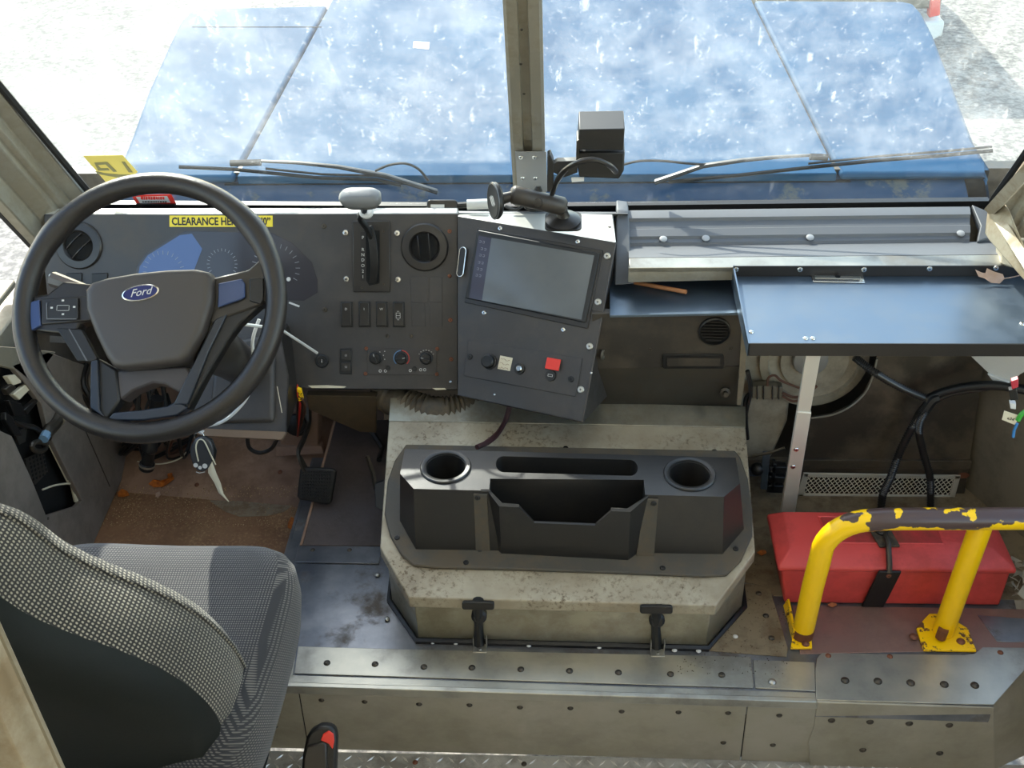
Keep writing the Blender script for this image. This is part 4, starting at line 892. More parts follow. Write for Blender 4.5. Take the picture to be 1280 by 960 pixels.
build('ribbon', MB().loft([[p+V((-w_, 0, 0)), p+V((0, -.002, .001)), p+V((w_, 0, 0)), p+V((0, .001, 0))] for p, w_ in zip(P, (.003, .009, .007, .005, .001))]), CREAM, ky)
wc = build('white_cable', MB().tube(spline([Y(324, 399, 1.93), Y(316, 425, 1.91), Y(317, 455, 1.90), Y(316, 480, 1.89), Y(303, 505, 1.88), Y(278, 527, 1.87), Y(247, 534, 1.865)], 8), .0036, 8), WHT)
tag(wc, 'white looped cable hanging from the dashboard behind the wheel', 'cable')
# wiring under the dash
def bundle(name, label, cat, curves, base):
    t = thing(name, label, cat, base)
    for nm, pts_, r, mt in curves: build(nm, MB().tube(spline(pts_, 7), r, 7), mt, t)
    return t
BW = mat('brown_wire', '5b3b2b', .6)
cs = []
for k in range(13):
    r_ = random.Random(k); x0 = r_.uniform(155, 240)
    cs.append(('wire', [Y(x0, 470+r_.uniform(0, 30), 2.25), Y(x0+r_.uniform(-20, 20), 530, 2.2), Y(x0+r_.uniform(-30, 25), 565+r_.uniform(-8, 12), 2.22), Y(x0+r_.uniform(-10, 40), 545+r_.uniform(-20, 20), 2.3)], r_.choice((.004, .006, .003, .005)), r_.choice((BLK, BLK, PLAS2, BW, DARK))))
cs.append(('wire', [Y(172, 577, 2.2), Y(200, 580, 2.18), Y(225, 573, 2.2), Y(236, 560, 2.26)], .0018, CREAM))
bundle('wire_bundle', 'tangled black and brown wires hanging under the dash left of the knee panel', 'wires', cs, Y(200, 540, 2.22))
cs = [('hose', [Y(108+q, 455, 2.2), Y(104+q, 480, 2.15), Y(118+q, 505, 2.15), Y(122+q, 525, 2.2)], .006, m_) for q, m_ in ((-10, PLAS2), (0, BLK), (8, DSCREW))]
bundle('hose_bundle', 'short dark hoses behind the lower left of the wheel', 'hoses', cs, Y(108, 490, 2.2))
cs = [('wire', [Y(372+r_*3, 470, 2.1), Y(366+r_*5, 490, 2.08), Y(378-r_*3, 505, 2.1), Y(372, 545, 2.2)], .003, m_) for r_, m_ in ((-1, BW), (0, BLK), (1, REDB), (2, BLK))]
wb2 = bundle('wire_bundle', 'short red and black wires with yellow clip beside the ignition', 'wires', cs, Y(372, 500, 2.1))
build('yellow_clip', MB().prism([Y(371, 486, 2.04), Y(376, 488, 2.04), Y(379, 500, 2.04), Y(373, 502, 2.04)], V((0, .01, 0))), YEL, wb2, bevel=.001)
# column mounting bracket (brown plate) and round grommets
mb = MB().prism([Y(383, 494, 2.1), Y(470, 496, 2.1), Y(470, 541, 2.12), Y(450, 540, 2.12), Y(386, 512, 2.1)], V((0, .02, 0)))
tag(build('support_plate', mb, mat('brown_metal', '574936', .6, .4, dirt=.5, dcol='3b3025'), bevel=.001), 'brown stained steel plate under the dashboard edge', 'plate')
pbx = thing('pedal_bracket', 'brown box bracket with round black boot left of brake arm', 'bracket', Y(375, 560, 2.3))
build('bracket_box', MB().prism([Y(350, 515, 2.25), Y(398, 512, 2.25), Y(398, 558, 2.25), Y(350, 560, 2.25)], V((0, .06, 0))), TOE, pbx, bevel=.003)
build('boot', MB().lathe(frame(Y(372, 528, 2.25), V((0, -1, .4))), [(.034, 0), (.034, .008), (.026, .010), (.024, .02), (.016, .022)], 20), BLK, pbx)
build('foot_flange', MB().prism([Y(345, 558, 2.245), Y(402, 558, 2.245), Y(404, 567, 2.23), Y(345, 570, 2.23)], V((0, .02, 0))), TOE, pbx)
lh = build('loop_hose', MB().tube(spline([Y(309, 546, 2.1), Y(312, 560, 2.1), Y(325, 566, 2.1), Y(340, 560, 2.1), Y(348, 545, 2.1)], 8), .005, 8), PLAS2)
tag(lh, 'short black loop of hose under the knee panel', 'hose')
# pedals
bk = thing('brake_pedal', 'square brake pedal with ribbed black rubber pad on a bent arm', 'pedal', Y(396, 607, 2.0))
BP = Pl(Y(396, 607, 2.0), V((0, -1, .55)))
slab('pad', BP, [(375, 586), (378, 584), (415, 586), (420, 589), (419, 600), (414, 628), (410, 631), (374, 625), (371, 621)], .014, BLK, bk, bevel=.004)
mb = MB()
for i in range(11):
    for j in range(9):
        u_ = (i+.5)/11; v_ = (j+.5)/9; x_ = 377+37*u_-1.5*v_; y_ = 588+36*v_+3*u_*v_
        mb.box(BP.frame(x_, y_, off=.0), .0042, .0042, .0035, 0)
tag(build('rubber_stud', mb, BLK, bk), kind='stuff')
build('arm', MB().strip(spline([Y(386, 510, 2.18), Y(386, 530, 2.15), Y(380, 548, 2.10), Y(373, 564, 2.05), Y(376, 575, 2.03), Y(383, 590, 2.02)], 6), .016, .006, V((1, -.3, 0))), DSCREW, bk)
ap = thing('accelerator_pedal', 'narrow accelerator pedal half hidden by the engine cover', 'pedal', Y(474, 620, 2.0))
build('lever', MB().strip([Y(459, 570, 2.05), Y(466, 592, 2.03), Y(470, 611, 2.0)], .016, .006, V((-1, -.5, .2))), DSCREW, ap)
build('pad', MB().prism([Y(468, 605, 1.98), Y(482, 600, 1.98), Y(480, 640, 1.92), Y(469, 634, 1.92)], V((0, .01, -.004))), BLK, ap, bevel=.002)
build('upper_arm', MB().tube([Y(462, 535, 2.2), Y(478, 560, 2.15), Y(474, 575, 2.1)], .007, 6), PLAS2, ap)

# flexible duct and braided lead
P = spline([Y(478, 488, 2.16), Y(500, 504, 2.11), Y(545, 515, 2.08), Y(590, 510, 2.10), Y(622, 496, 2.14)], 16)
tag(build('flexible_duct', MB().tube(P, lambda t: .036+.004*sin(t*2*pi*30), 20), mat('duct_rubber', '38332b', .5, dirt=.6, dcol='6b5c45', dscale=9), sharp=80), 'ribbed black flexible duct sagging under the dash between panel and screen box', 'duct')
P = spline([Y(637, 508, 2.04), Y(632, 525, 2.02), Y(622, 542, 1.98), Y(609, 553, 1.93), Y(596, 559, 1.9)], 8)
tag(build('braided_lead', MB().tube(P, lambda t: .0058+.0007*(int(t*60) % 2), 8), mat('maroon_braid', '3a1d20', .6)), 'dark red braided lead running from screen box down to cup holder tray', 'cable')

# ================================================================ BLACK TRAY TABLE
ZB = .815; TT = Pl(V((0, 0, ZB)), V((0, 0, 1)))
tt = thing('tray_table', 'black sheet metal tray table with rear flange and bright catch, right of the heater box', 'table', TT.at(1090, 430))
xr_ = .985
a, b = TT.at(908, 341), TT.at(942, 429); yb_, yf_ = a.y, b.y; x0_ = (a.x+b.x)/2
build('table_sheet', MB().wbox(x0_, xr_, yf_, yb_, ZB-.003, ZB), TBL, tt)
build('front_lip', MB().wbox(x0_, xr_, yf_-.003, yf_, ZB-.028, ZB+.001), PLAS2, tt, bevel=.0008)
build('rear_flange', MB().wbox(x0_, xr_, yb_-.016, yb_-.013, ZB, ZB+.025), PLAS2, tt, bevel=.0006)
build('left_flange', MB().prism([V((x0_, yf_-.003, ZB-.028)), V((x0_, yf_-.003, ZB+.002)), V((x0_, yb_, ZB+.023)), V((x0_, yb_, ZB-.02))], V((.003, 0, 0))), TBL, tt)
build('right_flange', MB().prism([V((xr_, yf_, ZB)), V((xr_, yf_, ZB+.03)), V((xr_-.002, yb_, ZB+.023)), V((xr_-.002, yb_, ZB))], V((.003, 0, 0))), PLAS2, tt)
FL = Pl(V((0, yb_-.016, ZB)), V((0, -1, 0)))
screws([(920, 337), (1000, 337), (1080, 337), (1162, 336), (1245, 335)], FL, .0062, 'bright', tt)
M = TT.frame(1047, 348.5, 1070, 349, off=0)
ca = build('catch_plate', MB().prism(lrr(M, .108, .036, .003, 0), V((0, 0, .003))), CHROME, tt, bevel=.001)
build('catch_slot', MB().box(M, .095, .010, .001, .003), SCREWM, ca); build('catch_hole', MB().lathe(M @ Matrix.Translation((0, .003, .003)), [(.006, 0), (.006, .0015)], 12), DARK, ca)
screws([(1007, 423), (1016, 423), (939, 415)], TT, .0055, 'bright', tt, name='rivet'); screws([(1278, 405)], TT, .006, 'bright', tt, name='rivet')
# leaf lying on the tray
def leaf(name, label, pl, pts_, mt, curl=.006, grp=None, cat='leaf'):
    P = pl.pts(pts_, .001); c = sum(P, V())/len(P); n = len(P); rr_ = random.Random(name+label)
    P = [p+pl.n*(curl*rr_.uniform(.2, 1.2)) for p in P]; mb = MB()
    top_ = P+[c+pl.n*.001]; bot = [p-pl.n*.0006 for p in top_]
    mb.add(top_+bot, [(i, (i+1) % n, n) for i in range(n)]+[((i+1) % n+n+1, i+n+1, 2*n+1) for i in range(n)]+[(i, i+n+1, (i+1) % n+n+1, (i+1) % n) for i in range(n)])
    return tag(build(name, mb, mt, sharp=80), label, cat, grp)
LFP = Pl(TT.at(1235, 356, .001), V((0, -.9, 1)))
lf = leaf('dry_leaf', 'pale curled dry leaf in the back right corner of the black tray', LFP, [(1218, 338), (1224, 341), (1231, 342), (1233, 336), (1241, 340), (1252, 344), (1255, 349), (1249, 355), (1238, 354), (1229, 349), (1222, 347)], TANLEAF, .006)
build('leaf_stalk', MB().tube([LFP.at(1253, 349, .003), LFP.at(1266, 347, .004), LFP.at(1274, 345, .006)], .0012, 5), TANLEAF, lf)
# wooden stick
tag(build('wooden_stick', MB().tube([Y(793, 353, 2.16), Y(858, 365, 2.10)], .0048, 8), mat('orange_wood', 'b0764a', .6)), 'thin brown wooden stick resting on the bare shelf above the heater', 'stick')
# strut holding the tray
su = thing('table_strut', 'flat pale grey telescopic strut propping the black tray', 'strut', Z(975, 655, .26))
SU = Pl(Y(1016, 443, 1.86), Y(975, 655, 1.96), Y(1030, 443, 1.86))
q = V((0, 0, 0))
slab('upper_bar', SU, [(1008, 440), (1027, 440), (1013, 516), (996, 515)], .008, mat('strut_metal', 'cfcabf', .4, .3), su, off=0, bevel=.0015)
slab('lower_bar', SU, [(996, 514), (1014, 515), (991, 656), (973, 656)], .010, MATS['strut_metal'], su, off=.003, bevel=.0015)
screws([(995, 560.5), (991, 582)], SU, .0058, 'bright', su, off=.003)
# ================================================================ BLOWER AND PANEL UNDER THE TRAY
RPN = Pl(V((0, 2.08, .5)), V((0, -1, 0)))
bpn = st('wall_front_panel', MB().prism(RPN.pts([(1100, 425), (1250, 425), (1232, 445), (1205, 622), (996, 619), (1000, 523), (1014, 522), (1040, 518), (1062, 508), (1080, 492), (1090, 472), (1096, 448)]), V((0, .006, 0))), BRONZE, bevel=.001)
mb = MB().tube(spline(RPN.pts([(1014, 522), (1040, 518), (1062, 508), (1080, 492), (1090, 472), (1096, 448)], .002), 6), .0022, 6); build('cutout_edge', mb, GREYP, bpn)
screws([(1031, 578), (1092, 578), (1208, 578)], RPN, .006, 'dark', bpn)
build('rust_spot', MB().lathe(RPN.frame(1204, 594, off=.001) @ Matrix.Diagonal((1.6, 1, 1, 1)), [(.009, 0), (.008, .0006)], 12), RUST, bpn)
build('cross_bar', MB().prism(RPN.pts([(930, 572), (1214, 574), (1212, 584), (930, 582)], .008), V((0, .012, 0))), BRONZE, bpn, bevel=.001)
gm = thing('mesh_grille', 'silver framed expanded metal grille at the foot of the dark panel', 'grille', RPN.at(1100, 618))
fr_ = [((1003, 587), (1199, 590), (1197, 594), (1005, 591.5)), ((996, 613), (1190, 615), (1191, 619), (994, 617)), ((1003, 587), (1010, 587), (1003, 617), (994, 617)), ((1192, 590), (1199, 590), (1191, 619), (1184, 619))]
for L in fr_: slab('frame_bar', RPN, L, .005, mat('grille_frame', 'c9c4b6', .35, .4), gm, off=.014, bevel=.001)
mb = MB()
def q_(u, v): return RPN.at(1008-7*v+u*(184), 591.5+v*23+u*2, .011)
N_ = 30
for k in range(-4, N_+1):
    for s_ in (1, -1):
        u0 = k/N_; u1 = (k+4)/N_
        if s_ < 0: u0, u1 = u1, u0
        # clip
        pts2 = []
        v0, v1 = 0, 1
        if not (0 <= u0 <= 1): t = ((0 if u0 < 0 else 1)-u0)/(u1-u0); v0 = t; A0 = 0 if u0 < 0 else 1
        else: A0 = u0
        if not (0 <= u1 <= 1): t = ((0 if u1 < 0 else 1)-u0)/(u1-u0); v1 = t; A1 = 0 if u1 < 0 else 1
        else: A1 = u1
        mb.tube([q_(A0, v0), q_(A1, v1)], .0011, 4)
tag(build('expanded_mesh', mb, mat('grille_mesh', 'd6cdb8', .45, .2), gm), kind='stuff')
build('grille_void', MB().prism([q_(0, 0)+V((0, .008, 0)), q_(1, 0)+V((0, .008, 0)), q_(1, 1)+V((0, .008, 0)), q_(0, 1)+V((0, .008, 0))], V((0, .001, 0))), mat('void_brown', '2c2318', .9), gm)
# blower
BLW = mat('grey_beige_housing', '9c917d', .5, dirt=.5, dcol='564a3a', dscale=8)
bl = thing('blower_housing', 'round grey-beige blower housing partly hidden behind the strut', 'blower', Y(1020, 500, 2.16))
BC = Pl(V((0, 2.14, .6)), V((0, -1, .08)))
M = BC.frame(1018, 450)
build('housing', MB().lathe(M, [(.125, -.05), (.122, 0), (.104, .004), (.10, -.004), (.078, -.006), (.076, .004), (.060, .006), (.001, .006)], 44, False, True), BLW, bl)
build('motor_cap', MB().lathe(BC.frame(1012, 447, off=.006), [(.040, 0), (.038, .010), (.034, .012), (.001, .012)], 28, False, True), mat('motor_grey', '918f8a', .4, .4), bl)
build('scroll', MB().prism(BC.pts([(925, 440), (965, 440), (990, 480), (985, 530), (965, 575), (925, 580)], -.01), V((0, .03, 0))), BLW, bl, bevel=.006)
build('back_sheet', MB().prism([Y(930, 420, 2.24), Y(1110, 420, 2.24), Y(1110, 640, 2.24), Y(930, 640, 2.24)], V((0, .006, 0))), BRONZE, bl)
cn = build('connector', MB().prism(BC.pts([(937, 475), (958, 474), (976, 476), (977, 489), (956, 491), (938, 489)], .03), V((0, .022, 0))), mat('old_connector', '6a6150', .5), bl, bevel=.002)
for q in (943, 951, 962, 970): build('rib', MB().prism(BC.pts([(q, 474), (q+1.5, 474), (q+1.5, 490), (q, 490)], .033), V((0, .004, 0))), PLAS2, cn)
for pp_, r in (([(975, 482), (990, 488), (1005, 484), (1018, 474)], .0035), ([(975, 486), (988, 493), (1000, 490)], .003), ([(957, 474), (958, 464), (966, 461), (975, 468), (1000, 478)], .003), ([(937, 482), (930, 488), (928, 505), (926, 530)], .004), ([(932, 455), (936, 480), (930, 510), (932, 540)], .005)):
    build('wire', MB().tube(spline(BC.pts(pp_, .03), 6), r, 6), BW if r < .004 else BLK, bl)
# small dark solenoid beside cover
sl_ = thing('hinge_bracket', 'small black bracket and knob low between engine cover and strut', 'bracket', Y(960, 600, 2.02))
SLP = Pl(V((0, 2.04, .3)), V((0, -1, 0)))
slab('upright', SLP, [(953, 563), (962, 563), (958, 609), (950, 608)], .008, TBL, sl_, off=.01, bevel=.001)
build('round_knob', MB().ball(SLP.at(947, 586), .016), BLK, sl_)
for L in ([(962, 584), (984, 584), (982, 592), (962, 592)], [(961, 596), (982, 597), (980, 604), (961, 604)], [(960, 607), (980, 608), (978, 617), (958, 616)], [(966, 580), (971, 580), (968, 614), (963, 614)]):
    slab('clamp_bar', SLP, L, .02, BLK, sl_, off=0, bevel=.002)
build('mount_strap', MB().tube(SLP.pts([(938, 566), (950, 564), (965, 561), (980, 556)], .012), .004, 6), DSCREW, sl_)
# corrugated hoses
HP = Pl(V((0, 2.05, .5)), V((0, -1, 0)))
def hose(name, label, L, r, rib=True, mt=None):
    P = spline([HP.at(a, b, o) for a, b, o in L], 26)
    n = len(P)
    return tag(build(name, MB().tube(P, (lambda t: r*(1+.10*(1 if int(t*n) % 2 else -1))) if rib else r, 8), mt or PLAS2, sharp=60), label, 'hose', 'black loom hoses under the tray')
hose('loom_hose', 'black corrugated hose sloping down from the tray underside to the junction', [(1066, 440, .02), (1090, 456, .03), (1125, 475, .035), (1158, 490, .03)], .0085)
hose('loom_hose', 'upper black hose curving from the junction to the right edge', [(1152, 490, .03), (1175, 478, .035), (1205, 466, .05), (1240, 459, .07), (1290, 459, .10)], .010, False, BLK)
hose('loom_hose', 'thin black hose running just under the upper one to the white bracket', [(1158, 493, .03), (1185, 480, .035), (1215, 470, .05), (1245, 461, .06)], .006)
hose('loom_hose', 'black hose falling left from the junction across the mesh grille', [(1160, 488, .034), (1148, 503, .03), (1140, 520, .025), (1122, 555, .025), (1110, 585, .03), (1099, 612, .03), (1096, 650, .04)], .0088)
hose('loom_hose', 'black hose falling right from the junction across the mesh grille', [(1166, 487, .03), (1150, 502, .04), (1144, 525, .03), (1150, 555, .025), (1158, 585, .03), (1159, 612, .03), (1157, 650, .04)], .0082)
build('tape_wrap', MB().tube(spline([HP.at(1150, 503, .036), HP.at(1160, 488, .036), HP.at(1168, 484, .036)], 4), .0115, 8), BLK, bpn)
# white bracket and coloured connectors at right edge
wb = thing('white_bracket', 'white folded bracket under the right end of the tray', 'bracket', Y(1250, 470, 2.0))
WB = Pl(Y(1210, 445, 2.02), Y(1255, 478, 1.99), Y(1280, 445, 1.95))
slab('plate', WB, [(1209, 441), (1300, 441), (1300, 455), (1275, 468), (1262, 480), (1236, 467)], .003, WHT, wb, off=0, bevel=.001)
slab('lip', WB, [(1235, 465), (1240, 467), (1263, 476), (1259, 482), (1243, 475)], .006, WHT, wb, off=.006, bevel=.001)
cx = thing('wire_connectors', 'red, white and green wire connectors with paper tag at right edge', 'connectors', Y(1265, 500, 1.92))
CX = Pl(V((0, 1.93, .5)), V((-.2, -1, 0)))
slab('red_plug', CX, [(1264, 477), (1273, 474), (1273, 484), (1265, 487)], .012, mat('red_plug', 'b0303e', .4), cx, bevel=.001)
slab('black_plug', CX, [(1261, 488), (1271, 487), (1273, 500), (1263, 501)], .012, BLK, cx, bevel=.001)
slab('white_plug', CX, [(1262, 504), (1270, 505), (1270, 512), (1263, 511)], .012, WHT, cx, bevel=.001)
tg = slab('paper_tag', CX, [(1255, 512), (1273, 518), (1269, 530), (1252, 523)], .001, CREAM, cx, off=.004); text('e34', CX.frame(1263, 522, 1273, 525, off=.0045), .009, DSCREW, tg)
build('green_wire', MB().tube(spline(CX.pts([(1272, 523), (1276, 516), (1284, 510)], .006), 5), .005, 6), mat('green_plastic', '3fa03a', .4), cx)
build('blue_wire', MB().tube(CX.pts([(1271, 527), (1267, 536), (1266, 544)], .006), .003, 6), mat('blue_plastic', '3b78b0', .4), cx)

# ================================================================ RED BOX
rbx = thing('red_toolbox', 'long red plastic box with black latch on the floor behind the yellow rail', 'box', Z(1115, 756, ZP))
fz = Y(1110, 708, 1.715).z
b0 = [Z(980, 753, ZP+.003), Z(1250, 758, ZP+.003)]; yF = (b0[0].y+b0[1].y)/2; yB = yF+.145
t0, t1 = Y(976, 712, yF).x, Y(1262, 716, yF).x; zt_ = Y(1100, 712, yF).z
bot = [V((b0[0].x, yF, ZP+.003)), V((b0[1].x, yF, ZP+.003)), V((b0[1].x, yB, ZP+.003)), V((b0[0].x, yB, ZP+.003))]
tp_ = [V((t0, yF-.004, zt_)), V((t1, yF-.004, zt_)), V((t1, yB+.004, zt_)), V((t0, yB+.004, zt_))]
build('box_body', MB().prism(bot, tp_), RED, rbx, bevel=.005)
e = .008
l0 = [V((t0-e, yF-.01, zt_+.001)), V((t1+e, yF-.01, zt_+.001)), V((t1+e, yB+.01, zt_+.001)), V((t0-e, yB+.01, zt_+.001))]; l1 = [p+V((0, 0, .012)) for p in l0]
zl = zt_+.032; l2 = [V((t0+.022, yF+.03, zl)), V((t1-.03, yF+.03, zl)), V((t1-.03, yB-.004, zl)), V((t0+.022, yB-.004, zl))]
build('lid', MB().loft([l0, l1, l2]), RED, rbx, bevel=.004)
LP = Pl(V((0, yB-.05, zl)), V((0, 0, 1)))
u0_, u1_ = t0+.10, t1-.13
mb = MB().tube([V((u0_, yF+.045, zl)), V((u1_, yF+.045, zl)), V((u1_-.005, yB-.02, zl)), V((u0_-.005, yB-.02, zl))], .0018, 5, closed=True); build('lid_panel_line', mb, RED, rbx)
build('dusty_panel', MB().wbox(u0_, u1_, yF+.046, yB-.021, zl-.001, zl+.0008), REDD, rbx)
xm = Y(1115, 700, yF).x
lt = build('latch_strap', MB().prism([V((xm-.028, yF-.013, zt_+.012)), V((xm+.018, yF-.013, zt_+.012)), V((xm+.002, yF-.004, ZP+.004)), V((xm-.044, yF-.004, ZP+.004))], V((0, -.006, 0))), BLK, rbx, bevel=.002)
put(screw_mesh('rust'), frame(V((xm-.006, yF-.017, zt_)), V((0, -1, 0))), .006, lt)
build('hasp_plate', MB().prism([V((xm-.02, yF+.028, zl+.002)), V((xm+.022, yF+.03, zl+.002)), V((xm+.004, yB-.006, zl+.002)), V((xm-.042, yB-.006, zl+.002))], V((0, 0, .006))), mat('dusty_black', '332d26', .7, dirt=.8, dcol='5e5140', dscale=60), lt, bevel=.002)
build('hasp_bar', MB().tube([V((xm-.002, yF+.06, zl+.012)), V((xm-.004, yF+.028, zl+.014)), V((xm-.006, yF-.008, zt_+.022)), V((xm-.006, yF-.016, zt_+.008))], .006, 8), DSCREW, lt)
build('hasp_ring', MB().tube([V((xm-.008+.012*cos(t), yF+.075+.016*sin(t), zl+.012)) for t in [2*pi*k/14 for k in range(14)]], .003, 6, closed=True), BLK, lt)
# ================================================================ YELLOW RAIL
yr = thing('yellow_grab_rail', 'yellow bent tube rail with paint worn off its top', 'rail', Z(1003, 800, ZP))
f0, f1 = Z(1002, 797, ZP), Z(1178, 792, ZP)
RY = Y(1060, 645, f0.y); zr = RY.z
P = [V((f0.x, f0.y, ZP+.004)), V((f0.x+.004, f0.y, ZP+.15)), V((f0.x+.008, f0.y, zr-.115))]
c_ = V((f0.x+.008+.085, f0.y, zr-.095))
P += [V((c_.x-.085*cos(t), f0.y, c_.z+.085*sin(t))) for t in [radians(10*k) for k in range(1, 9)]]
P += [V((c_.x+.02, f0.y, c_.z+.088))]
pe = Y(1300, 648, f1.y-.01); P += [V((c_.x+.02, f0.y, c_.z+.088)).lerp(pe, t) for t in (.3, .6, 1)]
build('bent_tube', MB().tube(P, .0215, 18), YELW, yr, sharp=80)
tpn = V((c_.x+.02, f0.y, c_.z+.088)).lerp(pe, (f1.x+.0-c_.x)/(pe.x-c_.x))
e_ = Y(1228, 652, f1.y)
build('post', MB().tube([V((f1.x, f1.y, ZP+.004)), e_], .0215, 18), YELW, yr, sharp=80)
def fplate(cx_, w_, d_, yc, cutc=True):
    L = [(-w_/2, -d_/2), (w_/2, -d_/2), (w_/2, d_*.1), (w_*.15, d_/2), (-w_*.15, d_/2), (-w_/2, d_*.1)]
    return [V((cx_+a, yc+b, ZP+.003)) for a, b in L]
fpl = build('foot_plate', MB().prism(fplate(f1.x, .105, .10, f1.y-.002), V((0, 0, .005))), YEL, yr, bevel=.001)
for q in ((1142, 796), (1201, 802)): put(rivet_mesh('rust'), frame(Z(*q, ZP+.008), _z), .009, fpl, 'bolt')
build('bare_patch', MB().tube([V((f1.x-.012, f1.y-.022, ZP+.012)), V((f1.x-.010, f1.y-.021, ZP+.035))], .011, 8), RUST, fpl)
fp2 = build('foot_plate', MB().prism([Z(988, 812, ZP+.003), Z(1015, 812, ZP+.003), Z(1013, 786, ZP+.003), Z(992, 784, ZP+.003)], V((0, 0, .005))), YEL, yr, bevel=.001)
put(rivet_mesh('rust'), frame(Z(1007, 805, ZP+.008), _z), .008, fp2, 'bolt')
build('gusset', MB().prism([Z(979, 757, ZP+.003)+V((0, 0, .0)), Z(990, 800, ZP+.003), Z(990, 800, ZP+.003)+V((0, 0, .03)), Z(983, 757, ZP+.003)+V((0, 0, .02))], V((.004, 0, 0))), YEL, fp2)
build('rust_collar', MB().tube([V((f0.x, f0.y, ZP+.008)), V((f0.x+.001, f0.y, ZP+.03))], .0222, 18), RUST, fp2)
# bits beside the box
pl_ = thing('crumpled_wrap', 'crumpled clear plastic wrap at the right end of the red box', 'wrap', Z(1272, 740, ZP))
rg = random.Random(3); mb = MB()
for k in range(26):
    c = Z(1272, 740, ZP)+V((rg.uniform(-.03, .04), rg.uniform(-.05, .05), rg.uniform(.01, .06))); a_, b_ = V((rg.uniform(-1, 1), rg.uniform(-1, 1), rg.uniform(-1, 1))).normalized(), V((rg.uniform(-1, 1), rg.uniform(-1, 1), rg.uniform(-1, 1))).normalized()
    mb.prism([c, c+a_*.03, c+a_*.02+b_*.02], a_.cross(b_).normalized()*.0006)
tag(build('wrap_folds', mb, mat('clear_wrap', 'a7a396', .12, spec=.9), pl_), kind='stuff')
TPz = Pl(V((0, 0, ZP+.006)), _z)
for i, (c0, nm) in enumerate((((1040, 757), 'small brown leaf crumb on the floor before the red box'), ((952, 692), 'small orange leaf by the left end of the red box'))):
    leaf('leaf_scrap', nm, TPz, [(c0[0]-6, c0[1]), (c0[0]-1, c0[1]-3), (c0[0]+5, c0[1]-2), (c0[0]+6, c0[1]+1), (c0[0], c0[1]+3)], ORLEAF if i else mat('brown_leaf', 'a8683f', .8), .004)

# ================================================================ FOOTWELL LEAVES AND GRIT
FZ = Pl(V((0, 0, ZF+.002)), _z)
leaf('dry_leaf', 'large orange crumpled leaf beside the steering shaft', TB, [(188, 608), (193, 601), (203, 603), (212, 600), (216, 594), (219, 600), (213, 606), (205, 610), (194, 611)], ORLEAF, .012, 'dry leaves in the footwell')
leaf('dry_leaf', 'small orange leaf left of the steering shaft foot', FZ, [(148, 620), (153, 614), (160, 617), (163, 623), (155, 626), (149, 625)], ORLEAF, .01, 'dry leaves in the footwell')
leaf('dry_leaf', 'orange leaf right of the big one on the toe board', TB, [(211, 594), (216, 592), (219, 597), (216, 602), (212, 600)], ORLEAF, .02, 'dry leaves in the footwell')
leaf('dry_leaf', 'pale leaf scrap below the big orange leaf', TB, [(196, 618), (200, 615), (202, 620), (199, 624), (195, 623)], TANLEAF, .008, 'dry leaves in the footwell')
leaf('dry_leaf', 'bright orange leaf at the right edge of the footwell below the brake pedal', FZ, [(360, 656), (365, 651), (371, 653), (372, 660), (366, 664), (360, 662)], ORLEAF, .012, 'dry leaves in the footwell')
rg = random.Random(11); mb = MB()
for k in range(1500):
    x_ = rg.uniform(110, 378); y_ = 606+52*rg.random()**.9
    if 275 < x_ < 355 and 626 < y_ < 646 and rg.random() < .85: continue
    p = (FZ.at(x_, y_) if y_ > 622 else TB.at(x_, y_, .001)); s_ = rg.uniform(.0006, .0022)
    mb.add([p+V((-s_, -s_, 0)), p+V((s_, -s_*.6, 0)), p+V((0, s_, 0)), p+V((0, 0, s_*1.3))], [(0, 1, 3), (1, 2, 3), (2, 0, 3), (2, 1, 0)])
tag(build('footwell_grit', mb, mat('grit', 'cbb189', .9, col2='6b4a2c', cscale=300)), 'loose brown grit scattered over the footwell floor', 'grit', kind='stuff')
rg = random.Random(12); mb = MB()
for k in range(420):
    x_ = rg.uniform(835, 985) ; y_ = rg.uniform(700, 845)
    if x_ < 1.0*945-(y_-690)*.75+8: continue
    p = TOP.at(x_, y_, .003); s_ = rg.uniform(.0005, .0016)
    mb.add([p+V((-s_, -s_, 0)), p+V((s_, -s_*.6, 0)), p+V((0, s_, 0)), p+V((0, 0, s_*1.3))], [(0, 1, 3), (1, 2, 3), (2, 0, 3), (2, 1, 0)])
tag(build('platform_grit', mb, mat('dark_grit', '4c3d2a', .9)), 'dark crumbs lying around the right corner of the engine cover', 'grit', kind='stuff')
rvt = [(238, 552), (350, 590), (246, 606), (364, 566)]
screws(rvt, TB, .006, 'rust', fw, name='rivet')

# ================================================================ FUSE BAY (LEFT WALL)
fb_ = thing('fuse_bay', 'open wiring bay with meters of loose fittings in the left wall', 'fuse bay', X(60, 600, -1.16))
fb_['label'] = 'open dark wiring bay in the left wall beside the seat'
KB2 = Pl(X(60, 600, -1.19), V((1, 0, 0))); KB3 = Pl(X(60, 600, -1.165), V((1, 0, 0)))
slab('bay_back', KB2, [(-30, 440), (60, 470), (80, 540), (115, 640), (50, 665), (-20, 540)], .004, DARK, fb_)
slab('speaker_mesh', KB3, [(32, 574), (54, 562), (60, 590), (44, 606), (34, 590)], .004, mat('mesh_dark', '27231f', .5), fb_, off=.0)
mb = MB()
for i in range(5):
    for j in range(6): mb.lathe(KB3.frame(37+i*4.2+j*.9, 574-i*1.8+j*5, off=.0), [(.0035, 0), (.0035, .001)], 6)
tag(build('mesh_hole', mb, DARK, fb_), kind='stuff')
slab('speaker_mesh', KB3, [(18, 540), (34, 535), (32, 552), (24, 556)], .004, MATS['mesh_dark'], fb_, off=.0)
